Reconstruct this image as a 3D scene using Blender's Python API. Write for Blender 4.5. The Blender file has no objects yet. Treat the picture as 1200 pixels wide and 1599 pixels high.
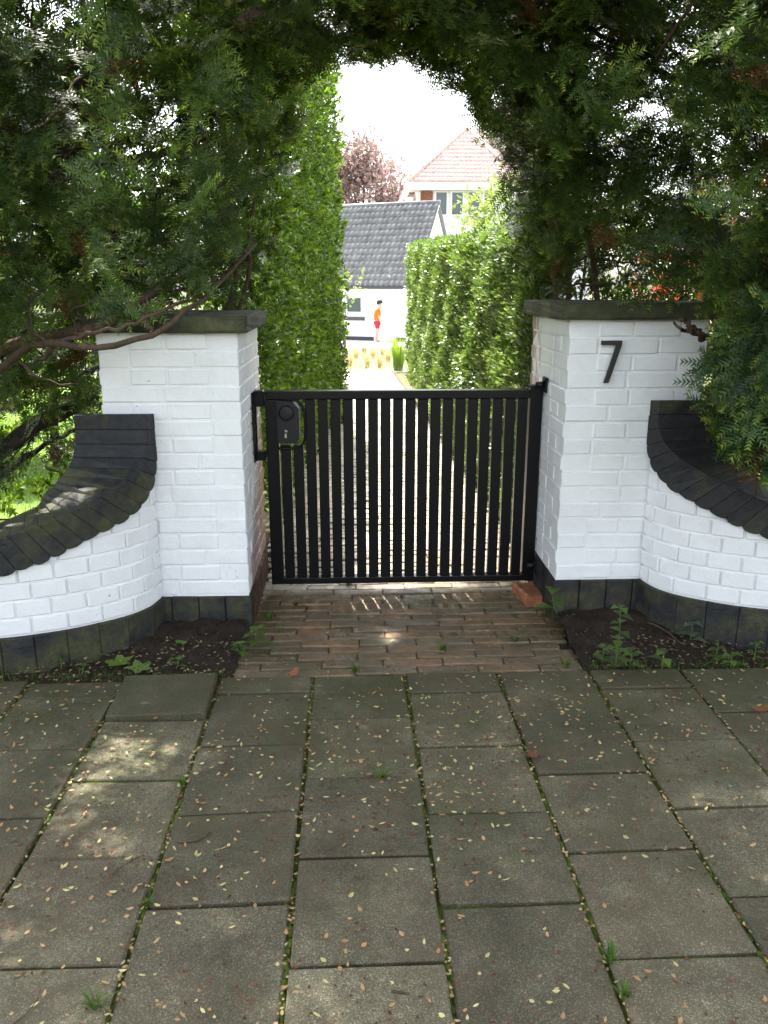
import bpy, bmesh, math
import numpy as np
from mathutils import Vector, Matrix

scene = bpy.context.scene
COL = scene.collection
R_ = math.radians
rng = np.random.default_rng(7)

# ------------------------------------------------------------------ camera
F, HC = 1270.0, 1.25
PITCH = math.atan(354.5 / F)
YAW = math.atan(53 / F * math.cos(PITCH))
cam_d = bpy.data.cameras.new('camera')
cam_d.sensor_fit = 'HORIZONTAL'
cam_d.sensor_width = 36
cam_d.lens = 36 * F / 1200
cam_d.clip_start = .02
cam_d.clip_end = 2000
cam = bpy.data.objects.new('camera', cam_d)
COL.objects.link(cam)
cam.location = (0, 0, HC)
cam.rotation_euler = (math.pi / 2 - PITCH, 0, -YAW)
scene.camera = cam

# ------------------------------------------------------------------ light
SUN_AZ, SUN_EL = R_(-11), R_(65)
world = bpy.data.worlds.new('World')
scene.world = world
world.use_nodes = True
wn = world.node_tree.nodes
sky = wn.new('ShaderNodeTexSky')
sky.sky_type = 'NISHITA'
sky.sun_disc = False
sky.sun_elevation = SUN_EL
sky.sun_rotation = SUN_AZ
sky.air_density = 1.0
sky.dust_density = 4.0
sky.ozone_density = 1.0
wn['Background'].inputs['Strength'].default_value = .15
hsv = wn.new('ShaderNodeHueSaturation')      # thin white cloud: less blue than a clear sky
hsv.inputs['Saturation'].default_value = .38
world.node_tree.links.new(sky.outputs[0], hsv.inputs['Color'])
world.node_tree.links.new(hsv.outputs[0], wn['Background'].inputs['Color'])
sun_d = bpy.data.lights.new('sun', 'SUN')
sun_d.energy = 4.0
sun_d.angle = R_(.53)
sun_d.color = (1, .95, .86)
sun = bpy.data.objects.new('sun', sun_d)
COL.objects.link(sun)
sdir = Vector((math.sin(SUN_AZ) * math.cos(SUN_EL), math.cos(SUN_AZ) * math.cos(SUN_EL), math.sin(SUN_EL)))
sun.rotation_euler = (-sdir).to_track_quat('-Z', 'Y').to_euler()
vs = scene.view_settings
vs.view_transform = 'Standard'
vs.look = 'None'
vs.exposure = 2.52
vs.gamma = 1.0
scene.cycles.use_adaptive_sampling = True
scene.cycles.adaptive_threshold = .025
scene.cycles.max_bounces = 5
scene.cycles.diffuse_bounces = 3
scene.cycles.transmission_bounces = 3
scene.cycles.glossy_bounces = 2
scene.cycles.transparent_max_bounces = 4
scene.cycles.use_denoising = True

# ------------------------------------------------------------------ helpers
_fw = np.array([math.sin(YAW) * math.cos(PITCH), math.cos(YAW) * math.cos(PITCH), -math.sin(PITCH)])
_rt = np.array([math.cos(YAW), -math.sin(YAW), 0])
_up = np.cross(_rt, _fw)


def at(px, py, Y):
    """survey helper: the point at world depth Y seen at photo pixel (px, py)"""
    d = _fw + _rt * (px - 600) / F + _up * (799.5 - py) / F
    return np.array([0, 0, HC]) + d * (Y / d[1])


def gz(px, py, z=0.0):
    d = _fw + _rt * (px - 600) / F + _up * (799.5 - py) / F
    return np.array([0, 0, HC]) + d * ((z - HC) / d[2])


def ground_z(y):
    return -.9 * min(1, max(0, (y - 5) / 27))


def tag(o, label=None, cat=None, group=None, kind=None):
    if label: o['label'] = label
    if cat: o['category'] = cat
    if group: o['group'] = group
    if kind: o['kind'] = kind
    return o


def link(name, me, mat=None, parent=None):
    o = bpy.data.objects.new(name, me)
    COL.objects.link(o)
    if mat is not None and len(me.materials) == 0:
        me.materials.append(mat)
    if parent is not None:
        o.parent = parent
        o.matrix_parent_inverse = Matrix.Translation(-parent.location)
    return o


def thing(name, loc=(0, 0, 0), label=None, cat=None, group=None, kind=None):
    o = bpy.data.objects.new(name, None)
    COL.objects.link(o)
    o.location = loc
    o.empty_display_size = .05
    return tag(o, label, cat, group, kind)


def smooth(me):
    me.polygons.foreach_set('use_smooth', np.ones(len(me.polygons), bool))


def bm_mesh(bm, name='m', sm=False):
    me = bpy.data.meshes.new(name)
    bm.to_mesh(me)
    bm.free()
    if sm: smooth(me)
    return me


def bm_box(bm, lo, hi, bev=0.0, seg=1):
    lo, hi = Vector(lo), Vector(hi)
    r = bmesh.ops.create_cube(bm, size=1)
    vsn = r['verts']
    c = (lo + hi) / 2
    s = hi - lo
    for v in vsn:
        v.co = Vector((v.co.x * s.x, v.co.y * s.y, v.co.z * s.z)) + c
    if bev > 0:
        es = list({e for v in vsn for e in v.link_edges})
        bmesh.ops.bevel(bm, geom=es, offset=bev, segments=seg, affect='EDGES', profile=.6)
    return bm


def box_obj(name, lo, hi, mat, parent=None, bev=.002, seg=1):
    bm = bmesh.new()
    bm_box(bm, lo, hi, bev, seg)
    return link(name, bm_mesh(bm), mat, parent)


def hexa(pts, bev=.003):
    """8 points: bottom loop 0-3, top loop 4-7"""
    bm = bmesh.new()
    v = [bm.verts.new(p) for p in pts]
    for f in ((3, 2, 1, 0), (4, 5, 6, 7), (0, 1, 5, 4), (1, 2, 6, 5), (2, 3, 7, 6), (3, 0, 4, 7)):
        bm.faces.new([v[i] for i in f])
    bmesh.ops.recalc_face_normals(bm, faces=bm.faces[:])
    if bev > 0:
        bmesh.ops.bevel(bm, geom=bm.edges[:], offset=bev, segments=1, affect='EDGES')
    return bm_mesh(bm)


def np_mesh(name, V, T, colors=None, sm=False, nper=3):
    me = bpy.data.meshes.new(name)
    V = np.asarray(V, np.float32)
    T = np.asarray(T, np.int32)
    me.vertices.add(len(V))
    me.vertices.foreach_set('co', V.ravel())
    me.loops.add(T.size)
    me.loops.foreach_set('vertex_index', T.ravel())
    me.polygons.add(len(T))
    me.polygons.foreach_set('loop_start', np.arange(len(T), dtype=np.int32) * nper)
    me.polygons.foreach_set('loop_total', np.full(len(T), nper, np.int32))
    if sm: me.polygons.foreach_set('use_smooth', np.ones(len(T), bool))
    me.update(calc_edges=True)
    if colors is not None:
        a = me.color_attributes.new('col', 'FLOAT_COLOR', 'POINT')
        c = np.ones((len(V), 4), np.float32)
        c[:, :3] = colors
        a.data.foreach_set('color', c.ravel())
    return me


def tube_arrays(P, r, sides=7, jit=0.0):
    P = np.asarray(P, float)
    n = len(P)
    r = np.broadcast_to(np.asarray(r, float), (n,))
    Tn = np.gradient(P, axis=0)
    Tn /= np.linalg.norm(Tn, axis=1)[:, None] + 1e-9
    ref = np.array([.31, .22, .93])
    V = []
    for i in range(n):
        a = np.cross(Tn[i], ref)
        a /= np.linalg.norm(a) + 1e-9
        b = np.cross(Tn[i], a)
        th = np.arange(sides) * 2 * math.pi / sides
        rr = r[i] * (1 + jit * rng.standard_normal(sides))
        V.append(P[i] + (np.cos(th) * rr)[:, None] * a + (np.sin(th) * rr)[:, None] * b)
    V = np.concatenate(V)
    T = []
    for i in range(n - 1):
        for k in range(sides):
            a0, a1 = i * sides + k, i * sides + (k + 1) % sides
            b0, b1 = a0 + sides, a1 + sides
            T += [(a0, a1, b1), (a0, b1, b0)]
    base = (n - 1) * sides
    for k in range(1, sides - 1):
        T.append((base, base + k, base + k + 1))
        T.append((0, k + 1, k))
    return V, np.array(T)


def spline(P, n=24, jit=0.0):
    """Catmull-Rom through P, n points"""
    P = np.asarray(P, float)
    Q = np.vstack([2 * P[0] - P[1], P, 2 * P[-1] - P[-2]])
    out = []
    m = len(P) - 1
    for t in np.linspace(0, m - 1e-6, n):
        i = int(t)
        u = t - i
        p0, p1, p2, p3 = Q[i:i + 4]
        out.append(.5 * ((2 * p1) + (-p0 + p2) * u + (2 * p0 - 5 * p1 + 4 * p2 - p3) * u * u + (-p0 + 3 * p1 - 3 * p2 + p3) * u ** 3))
    out = np.array(out)
    if jit: out[1:-1] += rng.normal(0, jit, (n - 2, 3))
    return out


def join_arrays(parts):
    V, T, o = [], [], 0
    for v, t in parts:
        V.append(v)
        T.append(np.asarray(t) + o)
        o += len(v)
    return np.concatenate(V), np.concatenate(T)


def frames(D, N):
    """rotation matrices whose x axis is D and z axis near N"""
    D = D / (np.linalg.norm(D, axis=1)[:, None] + 1e-9)
    Y = np.cross(N, D)
    Y /= np.linalg.norm(Y, axis=1)[:, None] + 1e-9
    Z = np.cross(D, Y)
    return np.stack([D, Y, Z], axis=2)


def scatter(templates, pos, rot, scl, colr, tip=None):
    """numpy copies of leaf templates; returns verts, tris, vertex colours"""
    N = len(pos)
    which = rng.integers(0, len(templates), N)
    VV, TT, CC = [], [], []
    off = 0
    for k, (tv, tt, tw) in enumerate(templates):
        idx = np.nonzero(which == k)[0]
        if not len(idx): continue
        v = np.einsum('nij,vj->nvi', rot[idx], tv) * scl[idx][:, None, None] + pos[idx][:, None, :]
        t = tt[None] + (np.arange(len(idx)) * len(tv))[:, None, None] + off
        c = np.repeat(colr[idx][:, None, :], len(tv), 1)
        if tip is not None:
            w = tw[None, :, None]
            c = c * (1 - w) + tip[idx][:, None, :] * w
        VV.append(v.reshape(-1, 3)); TT.append(t.reshape(-1, 3)); CC.append(c.reshape(-1, 3))
        off += len(idx) * len(tv)
    return np.concatenate(VV), np.concatenate(TT), np.concatenate(CC)


def unit(n):
    v = rng.standard_normal((n, 3))
    return v / np.linalg.norm(v, axis=1)[:, None]


# ------------------------------------------------------------------ materials
class NT:
    def __init__(self, name):
        self.m = bpy.data.materials.new(name)
        self.m.use_nodes = True
        self.t = self.m.node_tree
        self.b = self.t.nodes['Principled BSDF']
        self.out = self.t.nodes['Material Output']

    def n(self, typ, **kw):
        x = self.t.nodes.new('ShaderNode' + typ)
        for k, v in kw.items(): setattr(x, k, v)
        return x

    def l(self, a, b):
        self.t.links.new(a, b)

    def coord(self, kind='Object'):
        return self.n('TexCoord').outputs[kind] if kind != 'World' else self.n('NewGeometry').outputs['Position']

    def noise(self, co, scale, detail=4, rough=.6):
        x = self.n('TexNoise')
        x.inputs['Scale'].default_value = scale
        x.inputs['Detail'].default_value = detail
        x.inputs['Roughness'].default_value = rough
        self.l(co, x.inputs['Vector'])
        return x.outputs['Fac']

    def ramp(self, fac, stops):
        r = self.n('ValToRGB')
        e = r.color_ramp.elements
        while len(e) < len(stops): e.new(.5)
        for i, (p, c) in enumerate(stops):
            e[i].position = p
            e[i].color = (*c, 1) if not np.isscalar(c) else (c, c, c, 1)
        self.l(fac, r.inputs['Fac'])
        return r.outputs['Color']

    def mix(self, fac, a, b, mode='MIX'):
        x = self.n('MixRGB', blend_type=mode)
        for s, v in (('Fac', fac), ('Color1', a), ('Color2', b)):
            if isinstance(v, (int, float)): x.inputs[s].default_value = v if s == 'Fac' else (v, v, v, 1)
            elif isinstance(v, tuple): x.inputs[s].default_value = (*v, 1)
            else: self.l(v, x.inputs[s])
        return x.outputs['Color']

    def math(self, op, a, b):
        x = self.n('Math', operation=op)
        for i, v in enumerate((a, b)):
            if isinstance(v, (int, float)): x.inputs[i].default_value = v
            else: self.l(v, x.inputs[i])
        return x.outputs[0]

    def base(self, c, rough=.6, spec=.5):
        if isinstance(c, tuple): self.b.inputs['Base Color'].default_value = (*c, 1)
        else: self.l(c, self.b.inputs['Base Color'])
        if isinstance(rough, (int, float)): self.b.inputs['Roughness'].default_value = rough
        else: self.l(rough, self.b.inputs['Roughness'])
        self.b.inputs['Specular IOR Level'].default_value = spec

    def bump(self, h, strength=.3, dist=.005):
        x = self.n('Bump')
        x.inputs['Strength'].default_value = strength
        x.inputs['Distance'].default_value = dist
        self.l(h, x.inputs['Height'])
        self.l(x.outputs[0], self.b.inputs['Normal'])

    def rnd(self):
        return self.n('ObjectInfo').outputs['Random']


def simple(name, c, rough=.6, spec=.5, metal=0, var=.12, scale=30, bump=0):
    m = NT(name)
    co = m.coord()
    f = m.noise(co, scale)
    m.base(m.ramp(f, [(.3, tuple(x * (1 - var) for x in c)), (.7, tuple(x * (1 + var) for x in c))]), rough, spec)
    m.b.inputs['Metallic'].default_value = metal
    if bump: m.bump(f, bump, .004)
    return m.m


def leaf_mat(name, rough=.45, trans=.3, spec=.4, tint=(1.15, 1.3, .6)):
    m = NT(name)
    a = m.n('VertexColor', layer_name='col').outputs['Color']
    m.base(a, rough, spec)
    tr = m.n('BsdfTranslucent')
    m.l(m.mix(1.0, a, tint, 'MULTIPLY'), tr.inputs['Color'])
    mx = m.n('MixShader')
    mx.inputs[0].default_value = trans
    m.l(m.b.outputs[0], mx.inputs[1])
    m.l(tr.outputs[0], mx.inputs[2])
    m.l(mx.outputs[0], m.out.inputs['Surface'])
    return m.m


def mat_paint(name, wear=0.0):
    m = NT(name)
    w = m.coord('World')
    white = m.ramp(m.noise(w, 7, 5), [(.3, (.74, .75, .755)), (.55, (.80, .81, .815)), (.8, (.82, .83, .835))])
    grime = m.ramp(m.noise(w, 55, 4, .7), [(.62, 0.0), (.80, 1.0)])
    white = m.mix(m.math('MULTIPLY', grime, .22), white, (.50, .49, .43))
    drip = m.n('Mapping')
    drip.inputs['Scale'].default_value = (1, 1, .12)
    m.l(w, drip.inputs[0])
    dr = m.ramp(m.noise(drip.outputs[0], 16, 5, .7), [(.62, 0.0), (.8, 1.0)])
    white = m.mix(m.math('MULTIPLY', dr, .3), white, (.52, .5, .4))
    # a few dark chips
    chip = m.ramp(m.noise(w, 38, 2, .4), [(.785, 0.0), (.79, 1.0)])
    white = m.mix(m.math('MULTIPLY', chip, .7), white, (.22, .2, .15))
    fine = m.noise(w, 170, 4, .65)
    big = m.noise(w, 32, 3)
    if wear > 0:
        brick = m.ramp(m.noise(w, 26, 5), [(.3, (.19, .10, .075)), (.55, (.30, .18, .14)), (.75, (.45, .36, .31))])
        xyz = m.n('SeparateXYZ')
        m.l(w, xyz.inputs[0])
        st = m.n('Mapping')
        st.inputs['Scale'].default_value = (1, 1, .25)
        m.l(w, st.inputs[0])
        k = m.math('ADD', m.math('MULTIPLY', m.noise(st.outputs[0], 34, 5, .7), .9), m.math('MULTIPLY', m.math('SUBTRACT', xyz.outputs['Y'], 3.18 if wear < .9 else 3.33), 1.5))
        if wear < .9:
            k = m.math('ADD', k, m.math('MULTIPLY', m.math('SUBTRACT', .56, xyz.outputs['Z']), 1.3))
        f = m.ramp(k, [(.46, 0.0), (.62, .85)])
        c = m.mix(f, white, brick)
    else:
        c = white
    m.base(c, .62, .3)
    m.bump(m.math('ADD', m.math('MULTIPLY', fine, .35), m.math('MULTIPLY', big, 1.0)), .55, .006)
    return m.m


def mat_black_masonry(name, moss=.5):
    m = NT(name)
    w = m.coord('World')
    n1 = m.noise(w, 9, 6, .65)
    blk = m.ramp(m.noise(w, 40, 4), [(.3, (.010, .011, .013)), (.7, (.026, .027, .03))])
    green = m.ramp(m.noise(w, 60, 4), [(.3, (.035, .036, .014)), (.7, (.085, .088, .035))])
    f = m.ramp(n1, [(.66 - .3 * moss, 0.0), (.86 - .3 * moss, 1.0)])
    m.base(m.mix(m.math('MULTIPLY', f, .8), blk, green), m.ramp(n1, [(.3, .45), (.7, .8)]), .35)
    m.bump(m.math('ADD', m.noise(w, 120, 4), m.math('MULTIPLY', m.noise(w, 18, 4), 1.5)), .5, .008)
    return m.m


def mat_tile():
    m = NT('concrete_paving')
    w = m.coord('World')
    sp = m.n('TexVoronoi')
    sp.inputs['Scale'].default_value = 480
    m.l(w, sp.inputs['Vector'])
    spc = m.ramp(m.n('SeparateColor').outputs[0], [(0, 0.0), (1, 1.0)])
    sep = m.n('SeparateColor')
    m.l(sp.outputs['Color'], sep.inputs[0])
    grain = m.ramp(sep.outputs[0], [(0.0, (.060, .060, .049)), (.45, (.092, .091, .075)), (.85, (.128, .124, .103)), (1.0, (.25, .24, .21))])
    blot = m.ramp(m.noise(w, 5.5, 6, .65), [(.28, .5), (.5, .92), (.74, 1.5)])
    c = m.mix(1.0, grain, blot, 'MULTIPLY')
    c = m.mix(1.0, c, (1.12, 1.02, .78), 'MULTIPLY')
    per = m.ramp(m.rnd(), [(0, .70), (.5, .95), (1, 1.28)])
    c = m.mix(1.0, c, per, 'MULTIPLY')
    # green algae, thicker by the wall, and reddish seed stains
    xyz = m.n('SeparateXYZ')
    m.l(w, xyz.inputs[0])
    ny = m.math('ADD', m.math('MULTIPLY', m.math('SUBTRACT', xyz.outputs['Y'], 1.3), .16), m.math('MULTIPLY', m.noise(w, 3.3, 5, .65), .8))
    alg = m.ramp(ny, [(.40, 0.0), (.66, 1.0)])
    c = m.mix(m.math('MULTIPLY', alg, .8), c, (.046, .054, .017))
    red = m.ramp(m.noise(w, 24, 5, .75), [(.56, 0.0), (.68, 1.0)])
    red2 = m.ramp(m.noise(w, 4.1, 3, .6), [(.38, 0.0), (.58, 1.0)])
    c = m.mix(m.math('MULTIPLY', m.math('MULTIPLY', red, red2), .8), c, (.115, .05, .03))
    brn = m.ramp(m.noise(w, 2.3, 5, .7), [(.45, 0.0), (.65, 1.0)])
    c = m.mix(m.math('MULTIPLY', brn, .5), c, (.085, .062, .036))
    m.base(c, m.ramp(m.noise(w, 8, 4), [(.3, .62), (.7, .85)]), .35)
    m.bump(m.math('ADD', sep.outputs[1], m.math('MULTIPLY', m.noise(w, 60, 4), 2.0)), .55, .0035)
    return m.m


def mat_path_brick():
    m = NT('path_clay_brick')
    w = m.coord('World')
    per = m.ramp(m.rnd(), [(0, (.115, .077, .042)), (.4, (.15, .094, .048)), (.75, (.20, .115, .052)), (1, (.13, .10, .06))])
    c = m.mix(1.0, per, m.ramp(m.noise(w, 22, 5, .7), [(.3, .55), (.7, 1.3)]), 'MULTIPLY')
    xyz = m.n('SeparateXYZ')
    m.l(w, xyz.inputs[0])
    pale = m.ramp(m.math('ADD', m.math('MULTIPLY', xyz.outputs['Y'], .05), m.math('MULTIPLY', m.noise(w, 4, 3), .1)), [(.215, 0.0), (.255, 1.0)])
    c = m.mix(m.math('MULTIPLY', pale, .8), c, (.42, .36, .27))  # paler beyond the gate: sunlit brightness mixed into the brick colour
    alg = m.ramp(m.noise(w, 3.7, 5, .65), [(.42, 0.0), (.64, 1.0)])
    c = m.mix(m.math('MULTIPLY', alg, .68), c, (.045, .05, .02))
    m.base(c, m.ramp(m.noise(w, 7, 4), [(.35, .24), (.7, .62)]), .6)
    m.bump(m.math('ADD', m.noise(w, 90, 4), m.math('MULTIPLY', m.noise(w, 25, 3), 1.5)), .5, .005)
    return m.m


def mat_soil(name, c0=(.016, .011, .008), c1=(.05, .036, .026), moss=0.0):
    m = NT(name)
    w = m.coord('World')
    n = m.noise(w, 45, 6, .75)
    c = m.ramp(n, [(.3, c0), (.75, c1)])
    if moss:
        f = m.ramp(m.noise(w, 6, 5, .7), [(.62 - .3 * moss, 0.0), (.74 - .3 * moss, 1.0)])
        c = m.mix(f, c, m.ramp(m.noise(w, 130, 3), [(.3, (.035, .052, .008)), (.7, (.085, .115, .018))]))
    m.base(c, .9, .2)
    m.bump(n, .8, .02)
    return m.m


def mat_cap():
    m = NT('weathered_capstone')
    w = m.coord('World')
    c = m.ramp(m.noise(w, 6, 6, .7), [(.28, (.02, .022, .014)), (.48, (.055, .06, .03)), (.62, (.10, .105, .055)), (.8, (.19, .185, .13))])
    c = m.mix(m.ramp(m.noise(w, 3.5, 3), [(.5, 0.0), (.62, .8)]), c, (.018, .02, .014))
    m.base(c, .8, .3)
    m.bump(m.noise(w, 70, 5, .7), .5, .006)
    return m.m


def mat_bark(name, a, b):
    m = NT(name)
    w = m.coord('World')
    mp = m.n('Mapping')
    mp.inputs['Scale'].default_value = (1, 1, .35)
    m.l(w, mp.inputs[0])
    n = m.noise(mp.outputs[0], 60, 5, .7)
    c = m.mix(m.ramp(m.noise(w, 9, 4), [(.5, 0.0), (.7, .5)]), m.ramp(n, [(.3, a), (.7, b)]), (.05, .06, .025))
    m.base(c, .85, .25)
    m.bump(n, .6, .006)
    return m.m


M = {}
M['paint'] = mat_paint('white_masonry_paint')
M['paint_worn'] = mat_paint('white_masonry_paint_worn', .45)
M['paint_bare'] = mat_paint('white_masonry_paint_flaked', 1.0)
M['black'] = mat_black_masonry('black_bitumen_brick', .35)
M['black_moss'] = mat_black_masonry('black_bitumen_brick_mossy', .8)
M['tile'] = mat_tile()
M['pbrick'] = mat_path_brick()
M['soil'] = mat_soil('dark_soil')
M['joint'] = mat_soil('mossy_joint', (.014, .013, .008), (.04, .034, .02), 1.25)
M['sand'] = mat_soil('sandy_joint', (.02, .015, .01), (.06, .045, .03), .35)
M['cap'] = mat_cap()
M['bark'] = mat_bark('yew_bark', (.045, .03, .022), (.13, .085, .06))
M['bark_d'] = mat_bark('dark_bark', (.02, .015, .012), (.06, .045, .035))
M['gate'] = simple('black_powder_coat', (.003, .0033, .0042), .36, .26, 0, .15, 60)
M['gate_d'] = simple('black_plastic', (.008, .009, .011), .5, .4)
M['steel'] = simple('nickel_lock', (.55, .52, .45), .3, .5, 1)
M['numeral'] = simple('black_numeral', (.012, .012, .014), .4, .5)
M['yew'] = leaf_mat('yew_needle', .42, .28, .35)
M['laurel'] = leaf_mat('laurel_leaf', .36, .5, .4)
M['thuja'] = leaf_mat('hedge_leaf', .3, .3, .7)
M['leaf'] = leaf_mat('broad_leaf', .45, .42, .35)
M['redleaf'] = leaf_mat('red_leaf', .42, .4, .4, (1.6, .7, .5))
M['beech'] = leaf_mat('beech_leaf', .5, .25, .3, (1, .85, .85))
M['litter'] = leaf_mat('dry_litter', .6, .15, .3, (1, 1, .8))
M['grass'] = leaf_mat('grass_blade', .5, .4, .3)
M['white_wall'] = simple('white_rendered_brick', (.72, .73, .73), .7, .3, 0, .04, 6)
M['white_gloss'] = simple('white_joinery', (.78, .78, .77), .35, .5, 0, .03)
M['dark_trim'] = simple('anthracite_trim', (.03, .034, .04), .45, .5)
M['tile_grey'] = simple('grey_roof_tile', (.15, .155, .16), .55, .35, 0, .35, 3)
M['tile_red'] = simple('glare_paled_roof_tile', (.62, .45, .40), .6, .3, 0, .2, 2.5)  # red tile lightened: washed-out background glare put into the colour
M['redbrick'] = simple('red_house_brick', (.22, .09, .06), .8, .3, 0, .3, 8)
M['glass'] = simple('window_glass', (.05, .07, .08), .05, .8, 0, .1)
M['wood'] = simple('grey_stake_wood', (.20, .17, .11), .8, .3, 0, .3, 25)
M['patio'] = simple('pale_patio', (.48, .46, .42), .8, .3, 0, .12, 3)
M['orange_brick'] = simple('orange_brick', (.34, .135, .07), .85, .3, 0, .45, 22, .5)
M['kerb'] = mat_cap()
M['rust'] = simple('rusty_stain', (.10, .045, .025), .85, .2, 0, .5, 60)

_bc = {}


def brick_mesh(l, w, h, mat, bev=.0035):
    k = (round(l, 3), round(w, 3), round(h, 3), mat, int(rng.integers(0, 3)))
    if k not in _bc:
        bm = bmesh.new()
        bm_box(bm, (-l / 2, -w / 2, -h / 2), (l / 2, w / 2, h / 2), bev)
        for v in bm.verts: v.co += Vector(rng.normal(0, .0007, 3))
        me = bm_mesh(bm, 'brick')
        me.materials.append(M[mat])
        _bc[k] = me
    return _bc[k]


def put(name, me, loc, rot=(0, 0, 0), parent=None):
    o = bpy.data.objects.new(name, me)
    COL.objects.link(o)
    o.location = loc
    o.rotation_euler = rot
    if parent is not None:
        o.parent = parent
        o.matrix_parent_inverse = Matrix.Translation(-parent.location)
    return o


# ------------------------------------------------------------------ ground
def grid_sheet(xs, ys, zf):
    xs, ys = np.asarray(xs), np.asarray(ys)
    X, Y = np.meshgrid(xs, ys)
    Z = zf(X, Y)
    V = np.stack([X, Y, Z], -1).reshape(-1, 3)
    nx = len(xs)
    T = []
    for j in range(len(ys) - 1):
        for i in range(nx - 1):
            a = j * nx + i
            T.append((a, a + 1, a + nx + 1, a + nx))
    return V, np.array(T)


gzv = np.vectorize(ground_z)
xs = np.r_[-400, -100, -40, np.arange(-16, 17, 1.0), 40, 100, 400]
ys = np.r_[-400, -100, -20, -5, np.arange(-2, 40, 1.0), 60, 120, 400]
V, T = grid_sheet(xs, ys, lambda x, y: gzv(y) - .06)
g = link('ground', np_mesh('ground', V, T, nper=4), mat_soil('garden_soil', (.05, .04, .026), (.12, .10, .065), .55))
tag(g, kind='structure')

# pavement of square concrete slabs
PITCHX, PITCHY = .3075, .306
pav = link('pavement', np_mesh('pavement', *grid_sheet(np.linspace(-3.2, 3.4, 60), np.linspace(-1.5, 2.462, 40), lambda x, y: -.011 + .003 * np.sin(x * 31 + y * 17)), nper=4), M['joint'])
tag(pav, kind='structure')
EDGE = 2.462
phase = {0: 1.262, 1: 1.412}
for k in range(-9, 11):
    x0 = -.136 + k * PITCHX
    if x0 < -2.9 or x0 > 3.0: continue
    ph = phase[k % 2] + (.02 if k < 0 else 0) + .004 * math.sin(k * 3.1)
    j = -7
    while True:
        ya, yb = ph + j * PITCHY, ph + (j + 1) * PITCHY
        j += 1
        if ya < -1.3: continue
        if ya > EDGE - .05: break
        yb = min(yb, EDGE + .004 + .002 * math.sin(k))
        if k == -2 and yb > EDGE: yb = EDGE
        ln, dp = PITCHX - .0105 + rng.normal(0, .0012), yb - ya - .0085 + rng.normal(0, .001)
        o = put('paving_slab', brick_mesh(ln, dp, .05, 'tile', .004), (x0 + PITCHX / 2 + rng.normal(0, .001), (ya + yb) / 2, -.025 + rng.normal(0, .0024)), (rng.normal(0, .006), rng.normal(0, .006), rng.normal(0, .006)), pav)
        if k == -2 and ya > 2.1:
            o.location.z += .016
            o.rotation_euler = (R_(1.2), R_(-.6), R_(.8))

# front path and the path behind the gate, bricks on edge
path = link('path', np_mesh('path', *grid_sheet(np.linspace(-.44, .83, 10), np.linspace(2.44, 16.4, 90), lambda x, y: gzv(y) - .0105), nper=4), M['sand'])
tag(path, kind='structure')
far_parts = []
row, y, count = 0, 2.492, 0
bl = .205
while y < 16.3:
    x = -.415 + (rng.uniform(-.01, .02) if y < 3.3 else .04) - (row % 2) * .1
    xr = .79 if y > 2.75 else .775
    while x < xr - .03:
        xa, xb = max(x, -.425 + rng.uniform(0, .012)), min(x + bl, xr + rng.uniform(0, .015))
        x += bl + .0025
        if xb - xa < .05: continue
        zc = ground_z(y) + rng.normal(0, .0022) - (.002 * math.sin(xa * 5 + y * 4))
        if count < 285:
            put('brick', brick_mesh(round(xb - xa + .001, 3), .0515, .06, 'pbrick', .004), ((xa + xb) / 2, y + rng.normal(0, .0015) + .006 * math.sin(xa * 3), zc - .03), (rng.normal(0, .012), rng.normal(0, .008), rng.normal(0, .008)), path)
            count += 1
        else:
            hx, hy = (xb - xa) / 2 - .004, .024
            zc2 = zc
            cx = (xa + xb) / 2
            v = np.array([(cx - hx, y - hy, zc2), (cx + hx, y - hy, zc2), (cx + hx, y + hy, zc2), (cx - hx, y + hy, zc2), (cx - hx - .002, y - hy - .002, zc2 - .02), (cx + hx + .002, y - hy - .002, zc2 - .02), (cx + hx + .002, y + hy + .002, zc2 - .02), (cx - hx - .002, y + hy + .002, zc2 - .02)])
            t = np.array([(0, 1, 2), (0, 2, 3), (4, 5, 1), (4, 1, 0), (5, 6, 2), (5, 2, 1), (6, 7, 3), (6, 3, 2), (7, 4, 0), (7, 0, 3)])
            far_parts.append((v, t))
    y += .0565
    row += 1
V, T = join_arrays(far_parts)
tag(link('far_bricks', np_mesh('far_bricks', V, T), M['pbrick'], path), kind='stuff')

# soil beds between walls and pavement
for nm, xa, xb in (('soil_bed', -1.75, -.40), ('soil_bed', .775, 2.3)):
    def zf(x, y):
        n = .012 * np.sin(x * 37 + y * 11) * np.sin(y * 41 - x * 13) + .006 * np.sin(x * 93) * np.sin(y * 87)
        return -.004 + .045 * np.clip((y - 2.46) / .4, 0, 1) ** 1.2 + n * np.clip((y - 2.46) * 8, 0, 1)
    V, T = grid_sheet(np.linspace(xa, xb, 70), np.linspace(2.45, 3.6, 56), zf)
    tag(link(nm, np_mesh(nm, V, T, nper=4, sm=True), M['soil']), kind='structure')

# ------------------------------------------------------------------ gate pillars
BH = .0602


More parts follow.
